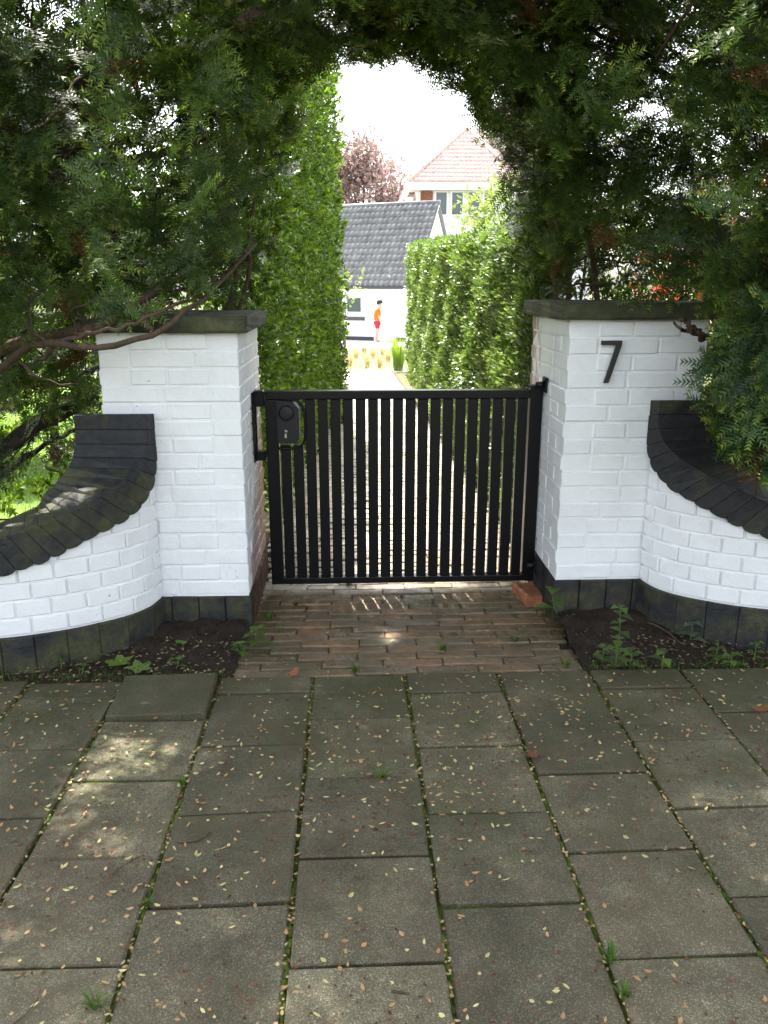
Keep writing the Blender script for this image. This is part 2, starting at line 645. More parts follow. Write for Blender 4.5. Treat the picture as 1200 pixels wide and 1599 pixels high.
def pillar(x0, x1, y0, y1, zb, ncourse, ch, label, inner, cap_z, cap_h):
    t = thing('gate_pillar', ((x0 + x1) / 2, (y0 + y1) / 2, 0), label, 'pillar', 'white brick gate pillars')
    d = .1
    core = box_obj('mortar', (x0 + .0045, y0 + .0045, zb - .003), (x1 - .0045, y1 - .0045, zb + ncourse * ch), M['paint'], t, 0)
    for c in range(ncourse):
        z = zb + (c + .5) * ch
        hh = ch - .0075

        def run(a, b, start):
            out, p = [], a
            first = True
            while p < b - 1e-4:
                L = start if first else .218
                first = False
                q = min(p + L, b)
                if b - q < .05: q = b
                out.append((p, q))
                p = q
            return out
        full_front = c % 2 == 0
        fx = (x0, x1) if full_front else (x0 + d + .004, x1 - d - .004)
        sy = (y0, y1) if not full_front else (y0 + d + .004, y1 - d - .004)
        for yy in (y0 + d / 2, y1 - d / 2):
            st = (.218, .16, .109)[c % 3] if full_front else (.218, .13)[c % 2]
            for a, b in run(*fx, st):
                g_ = .004
                put('brick', brick_mesh(round(b - a - 2 * g_, 2), d, hh, 'paint' if yy < y0 + .2 else ('paint_worn' if inner == 1 else 'paint_bare')), ((a + b) / 2, yy + rng.normal(0, .0009), z + rng.normal(0, .0006)), (rng.normal(0, .004), rng.normal(0, .003), rng.normal(0, .003)), t)
        for xx, side in ((x0 + d / 2, -1), (x1 - d / 2, 1)):
            for a, b in run(*sy, (.109, .218)[c % 2]):
                mat = 'paint'
                if side == inner:
                    mat = 'paint_worn' if inner == 1 else 'paint_bare'
                put('brick', brick_mesh(d, round(b - a - .008, 2), hh, mat), (xx + rng.normal(0, .0009), (a + b) / 2, z), (rng.normal(0, .003), rng.normal(0, .004), rng.normal(0, .003)), t)
    # black soldier-course plinth, a little proud of the painted brick
    pz = zb - .004
    e = .006
    box_obj('plinth_core', (x0 + .004, y0 + .004, -.12), (x1 - .004, y1 - .004, zb - .006), M['black'], t, 0)
    n = int(round((x1 - x0 + 2 * e) / .1))
    wd = (x1 - x0 + 2 * e) / n
    for i in range(n):
        for yy in (y0 - e + .05, y1 + e - .05):
            put('plinth_brick', brick_mesh(round(wd - .003, 3), .1, pz + .1, 'black_moss', .0025), (x0 - e + (i + .5) * wd, yy + rng.normal(0, .0015), (pz - .1) / 2 + rng.normal(0, .0015)), (0, 0, rng.normal(0, .006)), t)
    n = int(round((y1 - y0 - .2) / .1))
    wd = (y1 - y0 - .2 + 2 * e) / n
    for i in range(n):
        for xx, side in ((x0 - e + .05, -1), (x1 + e - .05, 1)):
            mt = 'black'
            if side == inner == 1: mt = 'rust_brick'
            put('plinth_brick', brick_mesh(.1, round(wd - .004, 3), pz + .1, mt, .005), (xx, y0 + .1 - e + (i + .5) * wd, (pz - .1) / 2), (0, 0, rng.normal(0, .006)), t)
    # concrete cap slab
    ov = .036
    zc0 = zb + ncourse * ch + .002
    bm = bmesh.new()
    bm_box(bm, (x0 - ov, y0 - ov, zc0), (x1 + ov, y1 + ov, cap_z + cap_h), .008, 2)
    bmesh.ops.subdivide_edges(bm, edges=bm.edges[:], cuts=3, use_grid_fill=True)
    for v in bm.verts: v.co += Vector(rng.normal(0, .0011, 3))
    link('capstone', bm_mesh(bm), M['cap'], t)
    return t


m = NT('reddish_plinth')
w_ = m.coord('World')
m.base(m.mix(m.ramp(m.noise(w_, 18, 5, .7), [(.35, 0.0), (.6, 1.0)]), (.16, .07, .04), (.03, .024, .02)), .8, .3)
m.bump(m.noise(w_, 60, 4), .5, .006)
M['rust_brick'] = m.m

LP = (-.868, -.386, 2.86, 3.48)
RP = (.770, 1.272, 2.90, 3.50)
pillar(*LP, .134, 16, .0599, 'white painted brick gate pillar left of the gate, no number on it', 1, 1.094, .056)
pillar(*RP, .164, 16, .0605, 'white painted brick gate pillar bearing the black number seven', -1, 1.134, .056)

# ------------------------------------------------------------------ sweeping wing walls
WK = np.array([(0, 0), (.02, -.08), (.058, -.145), (.105, -.190), (.164, -.232), (.235, -.275), (.303, -.305), (.4, -.338), (.5, -.36), (.65, -.38), (.9, -.395), (1.3, -.40)])
_q = spline(WK, 240)[:, :2]
WS = np.r_[0, np.cumsum(np.hypot(*np.diff(_q, axis=0).T))]


def wing(x0, y0, sg, zb, prof, upper, label):
    t = thing('wing_wall', (x0, y0, 0), label, 'wall', 'curved wing walls')
    prof = np.array(prof)
    prof = np.vstack([prof[:1], spline(prof[1:], 60)])

    def P(s, z, n=0.0):
        a = np.array([np.interp(s, WS, _q[:, 0]), np.interp(s, WS, _q[:, 1])])
        b = np.array([np.interp(s + .01, WS, _q[:, 0]), np.interp(s + .01, WS, _q[:, 1])])
        c = np.array([np.interp(s - .01, WS, _q[:, 0]), np.interp(s - .01, WS, _q[:, 1])])
        tt = (b - c) / (np.linalg.norm(b - c) + 1e-9)
        k = min(1, max(0, s / .45))
        tt = tt * k + np.array([.0, -1.0]) * (1 - k)
        tt /= np.linalg.norm(tt)
        nn = np.array([tt[1], -tt[0]])  # into the wall, away from the gate side
        nn = -nn if (nn @ np.array([1, 1])) < 0 else nn
        q = a + nn * n
        return np.array([x0 + sg * q[0], y0 + q[1], z])
    pz = lambda s: float(np.interp(s, prof[3:, 0], prof[3:, 1]))
    SE = prof[-1, 0]
    TH = .20
    # mortar core
    ss = np.linspace(-.0, SE, 60)
    V, T = [], []
    for s in ss:
        top = pz(s) + .02
        V += [P(s, zb - .004, .009), P(s, top, .009), P(s, top, TH), P(s, zb - .004, TH)]
    for i in range(len(ss) - 1):
        a = i * 4
        T += [(a, a + 1, a + 5, a + 4), (a + 1, a + 2, a + 6, a + 5), (a + 2, a + 3, a + 7, a + 6)]
    e = (len(ss) - 1) * 4
    T += [(0, 3, 2, 1), (e, e + 1, e + 2, e + 3)]
    link('mortar', np_mesh('core', V, T, nper=4), M['paint'], t)
    V = []
    for s in ss: V += [P(s, -.12, .003), P(s, zb - .006, .003), P(s, zb - .006, TH + .005), P(s, -.12, TH + .005)]
    link('plinth_core', np_mesh('pcore', V, T, nper=4), M['black'], t)
    # headers
    c = 0
    ch = .0602
    while zb + c * ch < .66:
        za, zc = zb + c * ch + .0035, zb + (c + 1) * ch - .0035
        s = .001 if c % 2 else -.055
        while s < SE - .02:
            wv = .112 + rng.normal(0, .004)
            a, b = max(s + .0035, .002), min(s + wv - .0035, SE)
            s += wv
            if b - a < .025: continue
            ta, tb = min(zc, pz(a) + .012), min(zc, pz(b) + .012)
            if max(ta, tb) < za + .012: continue
            ta, tb = max(ta, za + .004), max(tb, za + .004)
            j = rng.normal(0, .0008)
            o = hexa([P(a, za, j), P(b, za, j), P(b, za, .09), P(a, za, .09), P(a, ta, j), P(b, tb, j), P(b, tb, .09), P(a, ta, .09)], .003)
            link('brick', o, M['paint'], t)
        c += 1
    # plinth
    s = .0
    while s < SE - .02:
        a, b = s + .0006, min(s + .1 + rng.normal(0, .004), SE)
        s = b + .0006
        zt = zb - .004 + rng.normal(0, .0012)
        pr = -.007 + rng.normal(0, .0012)
        link('plinth_brick', hexa([P(a, -.12, pr), P(b, -.12, pr), P(b, -.12, .1), P(a, -.12, .1), P(a, zt, pr), P(b, zt, pr), P(b, zt, .1), P(a, zt, .1)], .0025), M['black_moss'], t)
    # coping of bricks on edge sweeping down
    L = np.r_[0, np.cumsum(np.hypot(*np.diff(prof, axis=0).T))]
    d = 0.0
    tot = L[-1]
    fr = -.016

    up = np.vstack([upper[:1], spline(np.array(upper), 80)])
    UL = np.r_[0, np.cumsum(np.hypot(*np.diff(up, axis=0).T))]

    def upp(dd):
        f = np.interp(dd, [0, tot], [0, UL[-1]])
        return np.array([np.interp(f, UL, up[:, 0]), np.interp(f, UL, up[:, 1])])

    def low(dd):
        p = np.array([np.interp(dd, L, prof[:, 0]), np.interp(dd, L, prof[:, 1])])
        pa = np.array([np.interp(dd - .11, L, prof[:, 0]), np.interp(dd - .11, L, prof[:, 1])])
        pb = np.array([np.interp(dd + .11, L, prof[:, 0]), np.interp(dd + .11, L, prof[:, 1])])
        tt = (pb - pa) / (np.linalg.norm(pb - pa) + 1e-9)
        return p, np.array([-tt[1], tt[0]])
    while d < tot - .02:
        wv = .056 + rng.normal(0, .002)
        a, b = d + .0002, min(d + wv - .0002, tot)
        d += wv
        th = np.interp((a + b) / 2, [0, .12, .3, .5], [.05, .062, .092, .105])
        jj = rng.normal(0, .0018)
        (pa, na), (pb, nb) = low(a), low(b)
        (pm, nm_) = low((a + b) / 2)
        bot = .012
        lo_a, lo_b = pa - na * (bot - .006), pb - nb * (bot - .006)
        (p1_, n1_), (p3_, n3_) = low(a + (b - a) * .2), low(a + (b - a) * .8)
        lo_m = pm - nm_ * (bot + .001 + jj)
        lo_1, lo_3 = p1_ - n1_ * (bot - .0015 + jj), p3_ - n3_ * (bot - .0015 + jj)
        up_a, up_b = upp(a), upp(b)
        f_ = fr + rng.normal(0, .0012)
        bk = TH + .035
        ring = [lo_a, lo_1, lo_m, lo_3, lo_b, up_b, up_a]
        bm = bmesh.new()
        A = [bm.verts.new(P(max(q[0], .0015), q[1], f_)) for q in ring]
        B = [bm.verts.new(P(max(q[0], .0015), q[1], bk)) for q in ring]
        bm.faces.new(A)
        bm.faces.new(B[::-1])
        for i in range(7):
            bm.faces.new((A[i], B[i], B[(i + 1) % 7], A[(i + 1) % 7]))
        bmesh.ops.recalc_face_normals(bm, faces=bm.faces[:])
        bmesh.ops.bevel(bm, geom=bm.edges[:], offset=.0018, segments=1, affect='EDGES')
        link('coping_brick', bm_mesh(bm), M['black_moss' if (a > .2 and sg < 0) or rng.random() < .15 else 'black'], t)
    return t


PL = [(0, .818), (0.0005, .72), (.008, .655), (.032, .60), (.08, .553), (.145, .512), (.237, .476), (.322, .445), (.433, .405), (.586, .36), (.8, .315), (1.05, .28)]
PR_ = [(0, .850), (0.0005, .75), (.008, .695), (.03, .648), (.07, .608), (.135, .568), (.203, .538), (.306, .495), (.401, .457), (.53, .415), (.75, .36), (1.05, .315)]
UL_ = [(.055, .822), (.058, .765), (.070, .715), (.098, .672), (.142, .637), (.216, .597), (.34, .55), (.45, .513), (.60, .468), (.80, .42), (1.05, .385)]
UR_ = [(.055, .854), (.058, .80), (.070, .755), (.098, .715), (.142, .682), (.216, .643), (.33, .596), (.43, .557), (.56, .515), (.76, .463), (1.05, .42)]
wing(-.705, 2.858, -1, .134, PL, UL_, 'curved white brick wing wall with moss-green black coping on the left')
wing(1.095, 2.898, 1, .164, PR_, UR_, 'curved white brick wing wall whose black coping is half under yew sprays')

# ------------------------------------------------------------------ house number 7
n7 = thing('house_number', (.93, 2.893, .98), 'black numeral seven on the front of the right pillar', 'house number')
bm = bmesh.new()
ol = [(.881, 1.062), (.954, 1.062), (.954, 1.047), (.916, .914), (.899, .914), (.935, 1.047), (.881, 1.047)]
yf, yb_ = 2.876, 2.886
A = [bm.verts.new((x, yf, z)) for x, z in ol]
B = [bm.verts.new((x, yb_, z)) for x, z in ol]
bm.faces.new(A); bm.faces.new(B[::-1])
for i in range(len(ol)):
    bm.faces.new((A[i], B[i], B[(i + 1) % len(ol)], A[(i + 1) % len(ol)]))
bmesh.ops.recalc_face_normals(bm, faces=bm.faces[:])
link('numeral_face', bm_mesh(bm), M['numeral'], n7)
for x, z in ((.935, 1.054), (.909, .925)):
    V, T = tube_arrays([(x, 2.884, z), (x, 2.905, z)], .004, 8)
    link('stand_off_pin', np_mesh('pin', V, T), M['numeral'], n7)

# ------------------------------------------------------------------ gate
GY = 3.25
gx0, gx1, gzb, gzt = -.342, .766, .036, .848
gate = thing('garden_gate', ((gx0 + gx1) / 2, GY, gzb), 'low black metal slatted gate between the two white pillars', 'gate')
box_obj('stile', (gx0, GY - .022, gzb), (gx0 + .05, GY + .022, gzt - .036), M['gate'], gate, .003, 2)
box_obj('stile', (gx1 - .05, GY - .022, gzb), (gx1, GY + .022, gzt + .012), M['gate'], gate, .003, 2)
box_obj('top_rail', (gx0 - .0, GY - .0215, gzt - .035), (gx1 - .0505, GY + .0215, gzt), M['gate'], gate, .004, 2)
box_obj('bottom_rail', (gx0 + .0505, GY - .0215, gzb), (gx1 - .0505, GY + .0215, gzb + .028), M['gate'], gate, .003, 2)
sx0, sx1 = gx0 + .052, gx1 - .052
ns = 20
pt = (sx1 - sx0) / ns
for i in range(ns):
    xa = sx0 + i * pt + (.006)
    zt = gzt - .036
    if i == 0: zt = .628
    if i == 1: zt = .628
    box_obj('slat', (xa - .001, GY - .013, gzb + .029), (xa + pt - .0108, GY + .013, zt), M['gate'], gate, .0018)
    box_obj('slat_clip', (xa + .004, GY - .0165, gzb + .0285), (xa + pt - .0155, GY - .0135, gzb + .041), M['gate'], gate, .0008)
# lock box with cylinder, knob and hoop
lx0, lz0, lz1 = gx0 + .046, .640, .812
lock = thing('x')
bpy.data.objects.remove(lock)
bm = bmesh.new()
ol = [(lx0, lz0), (lx0 + .072, lz0), (lx0 + .088, lz0 + .02), (lx0 + .088, lz1 - .034), (lx0 + .06, lz1 - .004), (lx0, lz1)]
A = [bm.verts.new((x, GY - .034, z)) for x, z in ol]
B = [bm.verts.new((x, GY + .03, z)) for x, z in ol]
bm.faces.new(A); bm.faces.new(B[::-1])
for i in range(6): bm.faces.new((A[i], B[i], B[(i + 1) % 6], A[(i + 1) % 6]))
bmesh.ops.recalc_face_normals(bm, faces=bm.faces[:])
bmesh.ops.bevel(bm, geom=bm.edges[:], offset=.003, segments=2, affect='EDGES')
lockbox = link('lock_case', bm_mesh(bm), M['gate_d'], gate)
V, T = tube_arrays([(lx0 + .038, GY - .033, .762), (lx0 + .038, GY - .036, .762), (lx0 + .038, GY - .044, .762), (lx0 + .038, GY - .046, .762)], [.031, .031, .029, .022], 20)
link('knob', np_mesh('knob', V, T), M['gate_d'], lockbox)
for k, (cz, hw, hh) in enumerate(((.688, .0075, .0075), (.676, .0042, .012))):
    th = np.arange(14) * 2 * math.pi / 14
    if k == 0:
        V, T = tube_arrays([(lx0 + .033, GY - .0335, cz), (lx0 + .033, GY - .0375, cz)], .0085, 16)
        link('key_cylinder', np_mesh('cyl', V, T), M['steel'], lockbox)
    else:
        box_obj('key_cylinder', (lx0 + .033 - hw, GY - .037, cz - hh - .002), (lx0 + .033 + hw, GY - .034, cz + .005), M['steel'], lockbox, .0015, 2)
box_obj('key_slot', (lx0 + .0318, GY - .0386, .6835), (lx0 + .0342, GY - .0376, .6925), M['gate_d'], lockbox, 0)
hp = spline([(lx0 + .05, GY - .02, lz1 + .002), (lx0 + .088, GY - .02, lz1 - .008), (lx0 + .108, GY - .02, lz1 - .045), (lx0 + .110, GY - .02, lz0 + .035), (lx0 + .098, GY - .02, lz0 - .005), (lx0 + .06, GY - .02, lz0 - .022), (lx0 + .0, GY - .02, lz0 - .022)], 40)
V, T = tube_arrays(hp, .0055, 8)
link('guard_hoop', np_mesh('hoop', V, T, sm=True), M['gate'], lockbox)
# hinges
for z in (gzt - .002, .095):
    h = box_obj('hinge', (gx1 - .02, GY + .0225, z - .03), (gx1 + .012, GY + .05, z + .02), M['gate_d'], gate, .004)
    V, T = tube_arrays([(gx1 - .004, GY + .01, z + .022), (gx1 + .022, GY + .01, z + .022)], .009, 10)
    link('hinge_bolt', np_mesh('b', V, T), M['gate_d'], h)
    V, T = tube_arrays([(gx1 + .012, GY - .012, z + .0), (gx1 + .012, GY - .012, z + .05)], [.016, .016], 12)
    link('hinge_eye', np_mesh('b', V, T), M['gate_d'], h)
for i, x in enumerate((gx0 + .025, gx1 - .025)):
    box_obj('stile_cap', (x - .027, GY - .0235, gzt + (.0125 if i else -.0355)), (x + .027, GY + .0235, gzt + (.017 if i else -.0352)), M['gate_d'], gate, .001) if i else None
# keep on left pillar, hinge plate on right pillar
kp = thing('lock_keep', (LP[1], GY, .7), 'tall black metal lock keep screwed to the left pillar side', 'lock keep')
box_obj('mounting_plate', (LP[1] + .0015, GY - .10, .575), (LP[1] + .006, GY + .03, .852), M['gate'], kp, .001)
box_obj('strike_face', (LP[1] + .0065, GY - .06, .575), (LP[1] + .014, GY - .054, .852), M['gate'], kp, .001)
box_obj('strike_lug', (LP[1] + .0065, GY - .053, .79), (gx0 - .002, GY + .0, .852), M['gate'], kp, .004)
box_obj('strike_lug', (LP[1] + .0065, GY - .053, .575), (gx0 - .002, GY + .0, .61), M['gate'], kp, .004)
for z, lb in ((.872, 'black hinge bracket on right pillar at the gate top'), (.115, 'black hinge bracket on right pillar at the gate foot')):
    b = thing('hinge_bracket', (RP[0], GY, z), lb, 'bracket', 'hinge brackets')
    box_obj('bracket_plate', (RP[0] - .008, GY - .085, z - .03), (RP[0] - .0015, GY - .025, z + .03), M['gate_d'], b, .001)
    V, T = tube_arrays([(RP[0] - .009, GY - .05, z), (RP[0] - .04, GY - .04, z)], [.012, .010], 10)
    link('bracket_pin', np_mesh('b', V, T), M['gate_d'], b)
    V, T = tube_arrays([(RP[0] - .009, GY - .066, z + .018), (RP[0] - .016, GY - .066, z + .018)], [.009, .008], 6)
    link('bolt_head', np_mesh('b', V, T), M['gate_d'], b)

# ------------------------------------------------------------------ foliage templates
def yew_spray(dense=1.0, nl=.026, nw=.0092):
    V, T, Wt = [], [], []

    def shoot(o, d, L, tipw):
        d = d / np.linalg.norm(d)
        side = np.array([-d[1], d[0], 0.0])
        n = max(3, int(L / (.0105 / dense)))
        for i in range(n):
            f = (i + .5) / n
            p = o + d * L * f
            p[2] -= .10 * L * f * f
            for sgn in (-1, 1):
                a = R_(rng.uniform(52, 72)) * (1 - .35 * f)
                nd = d * math.cos(a) + side * sgn * math.sin(a) + np.array([0, 0, rng.normal(.05, .16)])
                l = nl * (1 - .45 * f ** 3) * rng.uniform(.8, 1.1)
                k = len(V)
                V.extend([p - d * nw / 2, p + d * nw / 2, p + nd * l])
                T.append((k, k + 1, k + 2))
                w = min(1, max(0, (f - .45) * 1.6)) * tipw
                Wt.extend([w, w, w])
    shoot(np.zeros(3), np.array([1, 0, 0.0]), .15, 1)
    k = 5 + int(rng.integers(0, 3))
    for i in range(k):
        s = (-1) ** i
        x = .015 + .11 * i / k
        a = R_(rng.uniform(35, 60)) * s
        shoot(np.array([x, 0, -.002]), np.array([math.cos(a), math.sin(a), rng.normal(0, .12)]), rng.uniform(.045, .085) * (1 - .3 * i / k), rng.uniform(.2, 1))
    # twig
    kk = len(V)
    V.extend([np.array([0, -.0012, 0]), np.array([0, .0012, 0]), np.array([.15, 0, -.012])])
    T.append((kk, kk + 1, kk + 2))
    Wt.extend([0, 0, 0])
    return np.array(V), np.array(T), np.array(Wt)


def leaf_blade(o, d, up, L, Wd, fold=.25, curl=.2):
    d = d / np.linalg.norm(d)
    s = np.cross(up, d)
    s /= np.linalg.norm(s) + 1e-9
    n = np.cross(d, s)
    v = [o, o + d * L * .45 + s * Wd / 2 + n * fold * Wd / 2, o + d * L * .5 - n * .02 * L, o + d * L * .45 - s * Wd / 2 + n * fold * Wd / 2, o + d * L - n * curl * L]
    t = [(0, 2, 1), (0, 3, 2), (1, 2, 4), (2, 3, 4)]
    return np.array(v), np.array(t)


def rosette(k, L, Wd, spread=1.0, stem=.05):
    parts, W = [], []
    for i in range(k):
        az = i * 2.4 + rng.uniform(-.4, .4)
        el = rng.uniform(.05, .9) * spread
        d = np.array([math.cos(el), math.sin(el) * math.cos(az), math.sin(el) * math.sin(az)])
        d = np.array([math.cos(el * 1.3), math.sin(el * 1.3) * math.cos(az), math.sin(el * 1.3) * math.sin(az)])
        up = np.array([1.0, 0, 0]) * .9 + rng.normal(0, .2, 3)
        l = L * rng.uniform(.7, 1.1)
        v, t = leaf_blade(np.array([stem * i / k, 0, 0]), d, up, l, Wd * l / L, rng.uniform(.1, .4), rng.uniform(0, .3))
        parts.append((v, t))
        W.extend([rng.uniform(0, 1) * (i / k)] * 5)
    V, T = join_arrays(parts)
    return V, T, np.array(W)


def scale_fan(n=13, L=.12):
    """upright flat conifer / clipped-hedge spray"""
    parts, W = [], []
    for i in range(n):
        f = rng.uniform(0, 1)
        a = rng.normal(0, .5)
        o = np.array([f * L * .7, f * L * .5 * math.sin(a), rng.normal(0, .012)])
        d = np.array([math.cos(a), math.sin(a), rng.normal(0, .3)])
        l = L * rng.uniform(.2, .38)
        w = np.array([-d[1], d[0], rng.normal(0, .3)]) * l * .24
        parts.append((np.array([o, o + d * l * .5 + w, o + d * l, o + d * l * .5 - w]), np.array([(0, 1, 2), (0, 2, 3)])))
        W.extend([f] * 4)
    V, T = join_arrays(parts)
    return V, T, np.array(W)


YT = [yew_spray() for _ in range(6)]
YT_lo = [yew_spray(.36, .03, .013) for _ in range(4)]
LT = [rosette(8, .085, .026, 1.0, .05) for _ in range(5)]
BT = [rosette(6, .06, .036, 1.2, .08) for _ in range(4)]
TT_ = [scale_fan() for _ in range(5)]


def lerp_col(a, b, n, p=1.0):
    u = rng.random(n) ** p
    return np.array(a)[None] * (1 - u[:, None]) + np.array(b)[None] * u[:, None]


# ------------------------------------------------------------------ yew trees over the gate
OPX = np.array([-.40, -.35, -.28, -.18, -.07, .017, .15, .273, .455, .617, .69, .755, .78])
OPZ = np.array([1.0, 1.30, 1.55, 1.85, 2.02, 2.10, 2.105, 2.09, 1.985, 1.843, 1.623, 1.368, 1.0])


def in_opening(p, grow=0.0):
    x, y, z = p[:, 0], p[:, 1], p[:, 2]
    # the arch widens a little away from its narrowest plane
    zt = np.interp(x, OPX, OPZ, left=-9, right=-9)
    return z - .15 * np.clip(y - 3.6, 0, 1) < zt + .03 + grow


def branchlets(org, dr, n_spray, L, tpl, scale=(0.8, 1.15), green=((.028, .058, .012), (.075, .124, .024)), tipc=((.10, .155, .028), (.31, .37, .06)), cull=None, brown=.028):
    """short twigs each carrying sprays in two ranks; returns foliage arrays and twig tubes"""
    N = len(org)
    dr = dr / np.linalg.norm(dr, axis=1)[:, None]
    pos, D, Nn, tw, tone = [], [], [], [], []
    up = np.array([0, 0, 1.0])
    for i in range(N):
        d = dr[i]
        l = L * rng.uniform(.6, 1.25)
        nrm = up * .75 + rng.normal(0, .3, 3) + np.array([0, -.75, 0])
        s = np.cross(nrm, d)
        s /= np.linalg.norm(s) + 1e-9
        pts = [org[i] + d * l * f + np.array([0, 0, -.25 * l * f * f]) for f in np.linspace(0, 1, 4)]
        tw.append(pts)
        tn = rng.uniform(.45, 1.0) if rng.random() < .6 else rng.uniform(1.0, 1.75)
        for k in range(n_spray):
            f = (k + .6) / n_spray
            sg = (-1) ** k
            a = rng.uniform(.35, .95) * (1 - f * .5)
            pos.append(org[i] + d * l * f + np.array([0, 0, -.25 * l * f * f]))
            D.append(d * math.cos(a) + s * sg * math.sin(a) + np.array([0, 0, -.15]) + rng.normal(0, .12, 3))
            Nn.append(nrm + rng.normal(0, .22, 3))
            tone.append(tn * rng.uniform(.8, 1.2))
    pos, D, Nn, tone = np.array(pos), np.array(D), np.array(Nn), np.array(tone)
    if cull is not None:
        endp = pos + D / np.linalg.norm(D, axis=1)[:, None] * .15
        keep = ~(cull(pos) | cull(endp))
        pos, D, Nn, tone = pos[keep], D[keep], Nn[keep], tone[keep]
    n = len(pos)
    c = lerp_col(*green, n) * tone[:, None]
    tp = lerp_col(*tipc, n) * tone[:, None]
    br = rng.random(n) < brown
    c[br] = (.11, .045, .018)
    tp[br] = (.16, .065, .025)
    V, T, Cc = scatter(tpl, pos, frames(D, Nn), rng.uniform(*scale, n), c, tp)
    tubes = []
    for pts in tw:
        p = np.array(pts)
        if cull is not None and cull(p).any(): continue
        tubes.append(tube_arrays(p, np.linspace(.0035, .0012, len(p)), 3))
    tv = join_arrays(tubes) if tubes else None
    return (V, T, Cc), tv


def crown_obj(fols, mat, parent, name='crown', kind='stuff'):
    V, T, Cc, o = [], [], [], 0
    for v, t, c in fols:
        V.append(v); T.append(t + o); Cc.append(c); o += len(v)
    return tag(link(name, np_mesh(name, np.concatenate(V), np.concatenate(T), np.concatenate(Cc)), mat, parent), kind=kind)


def limb(parent, pts, r0, r1, name='branch', mat='bark', n=22, jit=.004, sides=8):
    P = spline(pts, n, jit)
    V, T = tube_arrays(P, np.linspace(r0, r1, n) * (1 + rng.normal(0, .05, n)), sides, .06)
    return link(name, np_mesh(name, V, T, sm=True), M[mat], parent)


def uni(lo, hi, n):
    return rng.uniform(lo, hi, (n, 3))


def solid(p):
    """inside masonry or the clear space of gate and cap"""
    x, y, z = p[:, 0], p[:, 1], p[:, 2]
    a = (x > LP[0] - .05) & (x < LP[1] + .06) & (y > LP[2] - .07) & (y < LP[3] + .06) & (z < 1.17)
    b = (x > RP[0] - .06) & (x < RP[1] + .05) & (y > RP[2] - .07) & (y < RP[3] + .06) & (z < 1.21)
    return a | b


SV = np.array(sdir)
GAPS = [(gz(200, 1158), .045), (gz(243, 1178), .04), (gz(155, 1195), .028), (gz(325, 1190), .03), (gz(405, 1170), .028), (gz(125, 1228), .025), (gz(165, 1312), .028), (np.array([-1.02, 2.72, .56]), .06), (np.array([-.93, 2.75, .6]), .05), (np.array([-1.15, 2.66, .5]), .05)]


def sun_gap(p):
    m_ = np.zeros(len(p), bool)
    for g0, r in GAPS:
        v = p - g0
        m_ |= np.linalg.norm(v - (v @ SV)[:, None] * SV, axis=1) < r + .024
    return m_


def cull_left(p):
    x, y, z = p[:, 0], p[:, 1], p[:, 2]
    low = (z < 1.12) & (y < 2.9) & (x > -1.02)          # keep the pillar face and coping free
    low |= (z < .93) & (y < 2.95)
    low |= (z < .45) & (x > -1.25)
    return in_opening(p, .0) | solid(p) | low | ((x > -.3) & (z < 1.5)) | sun_gap(p)


def cull_right(p):
    x, y, z = p[:, 0], p[:, 1], p[:, 2]
    edge = np.interp(z, [.5, .62, .70, .80, .95, 1.05, 1.14, 1.22], [1.7, 1.32, 1.2, 1.1, 1.07, 1.14, 1.12, .6])
    face = (y < 2.93) & (z < 1.22) & (x < edge)
    low = (z < .60) & (x < 1.9)
    cop = (y > 2.60) & (y < 2.92) & (z < .86 - .5 * np.clip(x - 1.1, 0, .6)) & (x < 1.9)
    return in_opening(p, .0) | solid(p) | face | low | cop | sun_gap(p)


yl = thing('yew_tree', (-1.75, 3.35, 0), 'dark green yew with tangled bare brown limbs arching over the left pillar', 'tree', 'yews trained over the gate')
A = at
limb(yl, [(-1.62, 3.12, -.1), (-1.60, 3.10, .45), (-1.55, 3.12, 1.0), (-1.52, 3.2, 1.7), (-1.45, 3.3, 2.6), (-1.3, 3.35, 3.8)], .075, .03, 'trunk', n=30)
limb(yl, [(-1.57, 3.1, .85), A(5, 545, 2.95), A(70, 528, 2.85), A(160, 505, 2.8), A(250, 450, 2.9), A(330, 400, 3.1), A(375, 330, 3.3)], .023, .010)
limb(yl, [(-1.59, 3.1, .72), A(25, 555, 2.8), A(75, 536, 2.7), A(150, 541, 2.64), A(235, 520, 2.62), A(287, 487, 2.66), A(335, 450, 2.85), A(400, 380, 3.2)], .014, .006)
limb(yl, [A(60, 560, 2.78), A(110, 528, 2.66), A(190, 512, 2.62), A(265, 478, 2.7), A(330, 455, 2.95)], .009, .004)
for q in ([A(160, 505, 2.8), A(210, 480, 2.75), A(270, 470, 2.8)], [A(70, 528, 2.85), A(120, 480, 2.8), A(190, 460, 2.9)], [A(250, 450, 2.9), A(290, 455, 2.85), A(345, 430, 2.9)], [A(235, 520, 2.62), A(225, 495, 2.66), A(240, 470, 2.75)], [A(150, 541, 2.64), A(120, 515, 2.7), A(130, 480, 2.8)], [A(70, 536, 2.7), A(45, 500, 2.75), A(60, 440, 2.85)], [A(25, 555, 2.8), A(60, 590, 2.8), A(130, 600, 2.9)]):
    limb(yl, q, .0065, .002, 'twig', n=10, jit=.007, sides=5)
limb(yl, [A(150, 615, 3.6), A(95, 645, 3.5), A(40, 675, 3.4), (-1.6, 3.2, .42)], .030, .036, mat='bark_d')
limb(yl, [A(155, 575, 3.7), A(90, 600, 3.6), A(20, 600, 3.4), (-1.6, 3.2, .6)], .012, .018, mat='bark_d')
limb(yl, [A(150, 660, 3.9), A(80, 690, 3.7), A(0, 745, 3.5), (-1.75, 3.3, .2)], .010, .016, mat='bark_d')
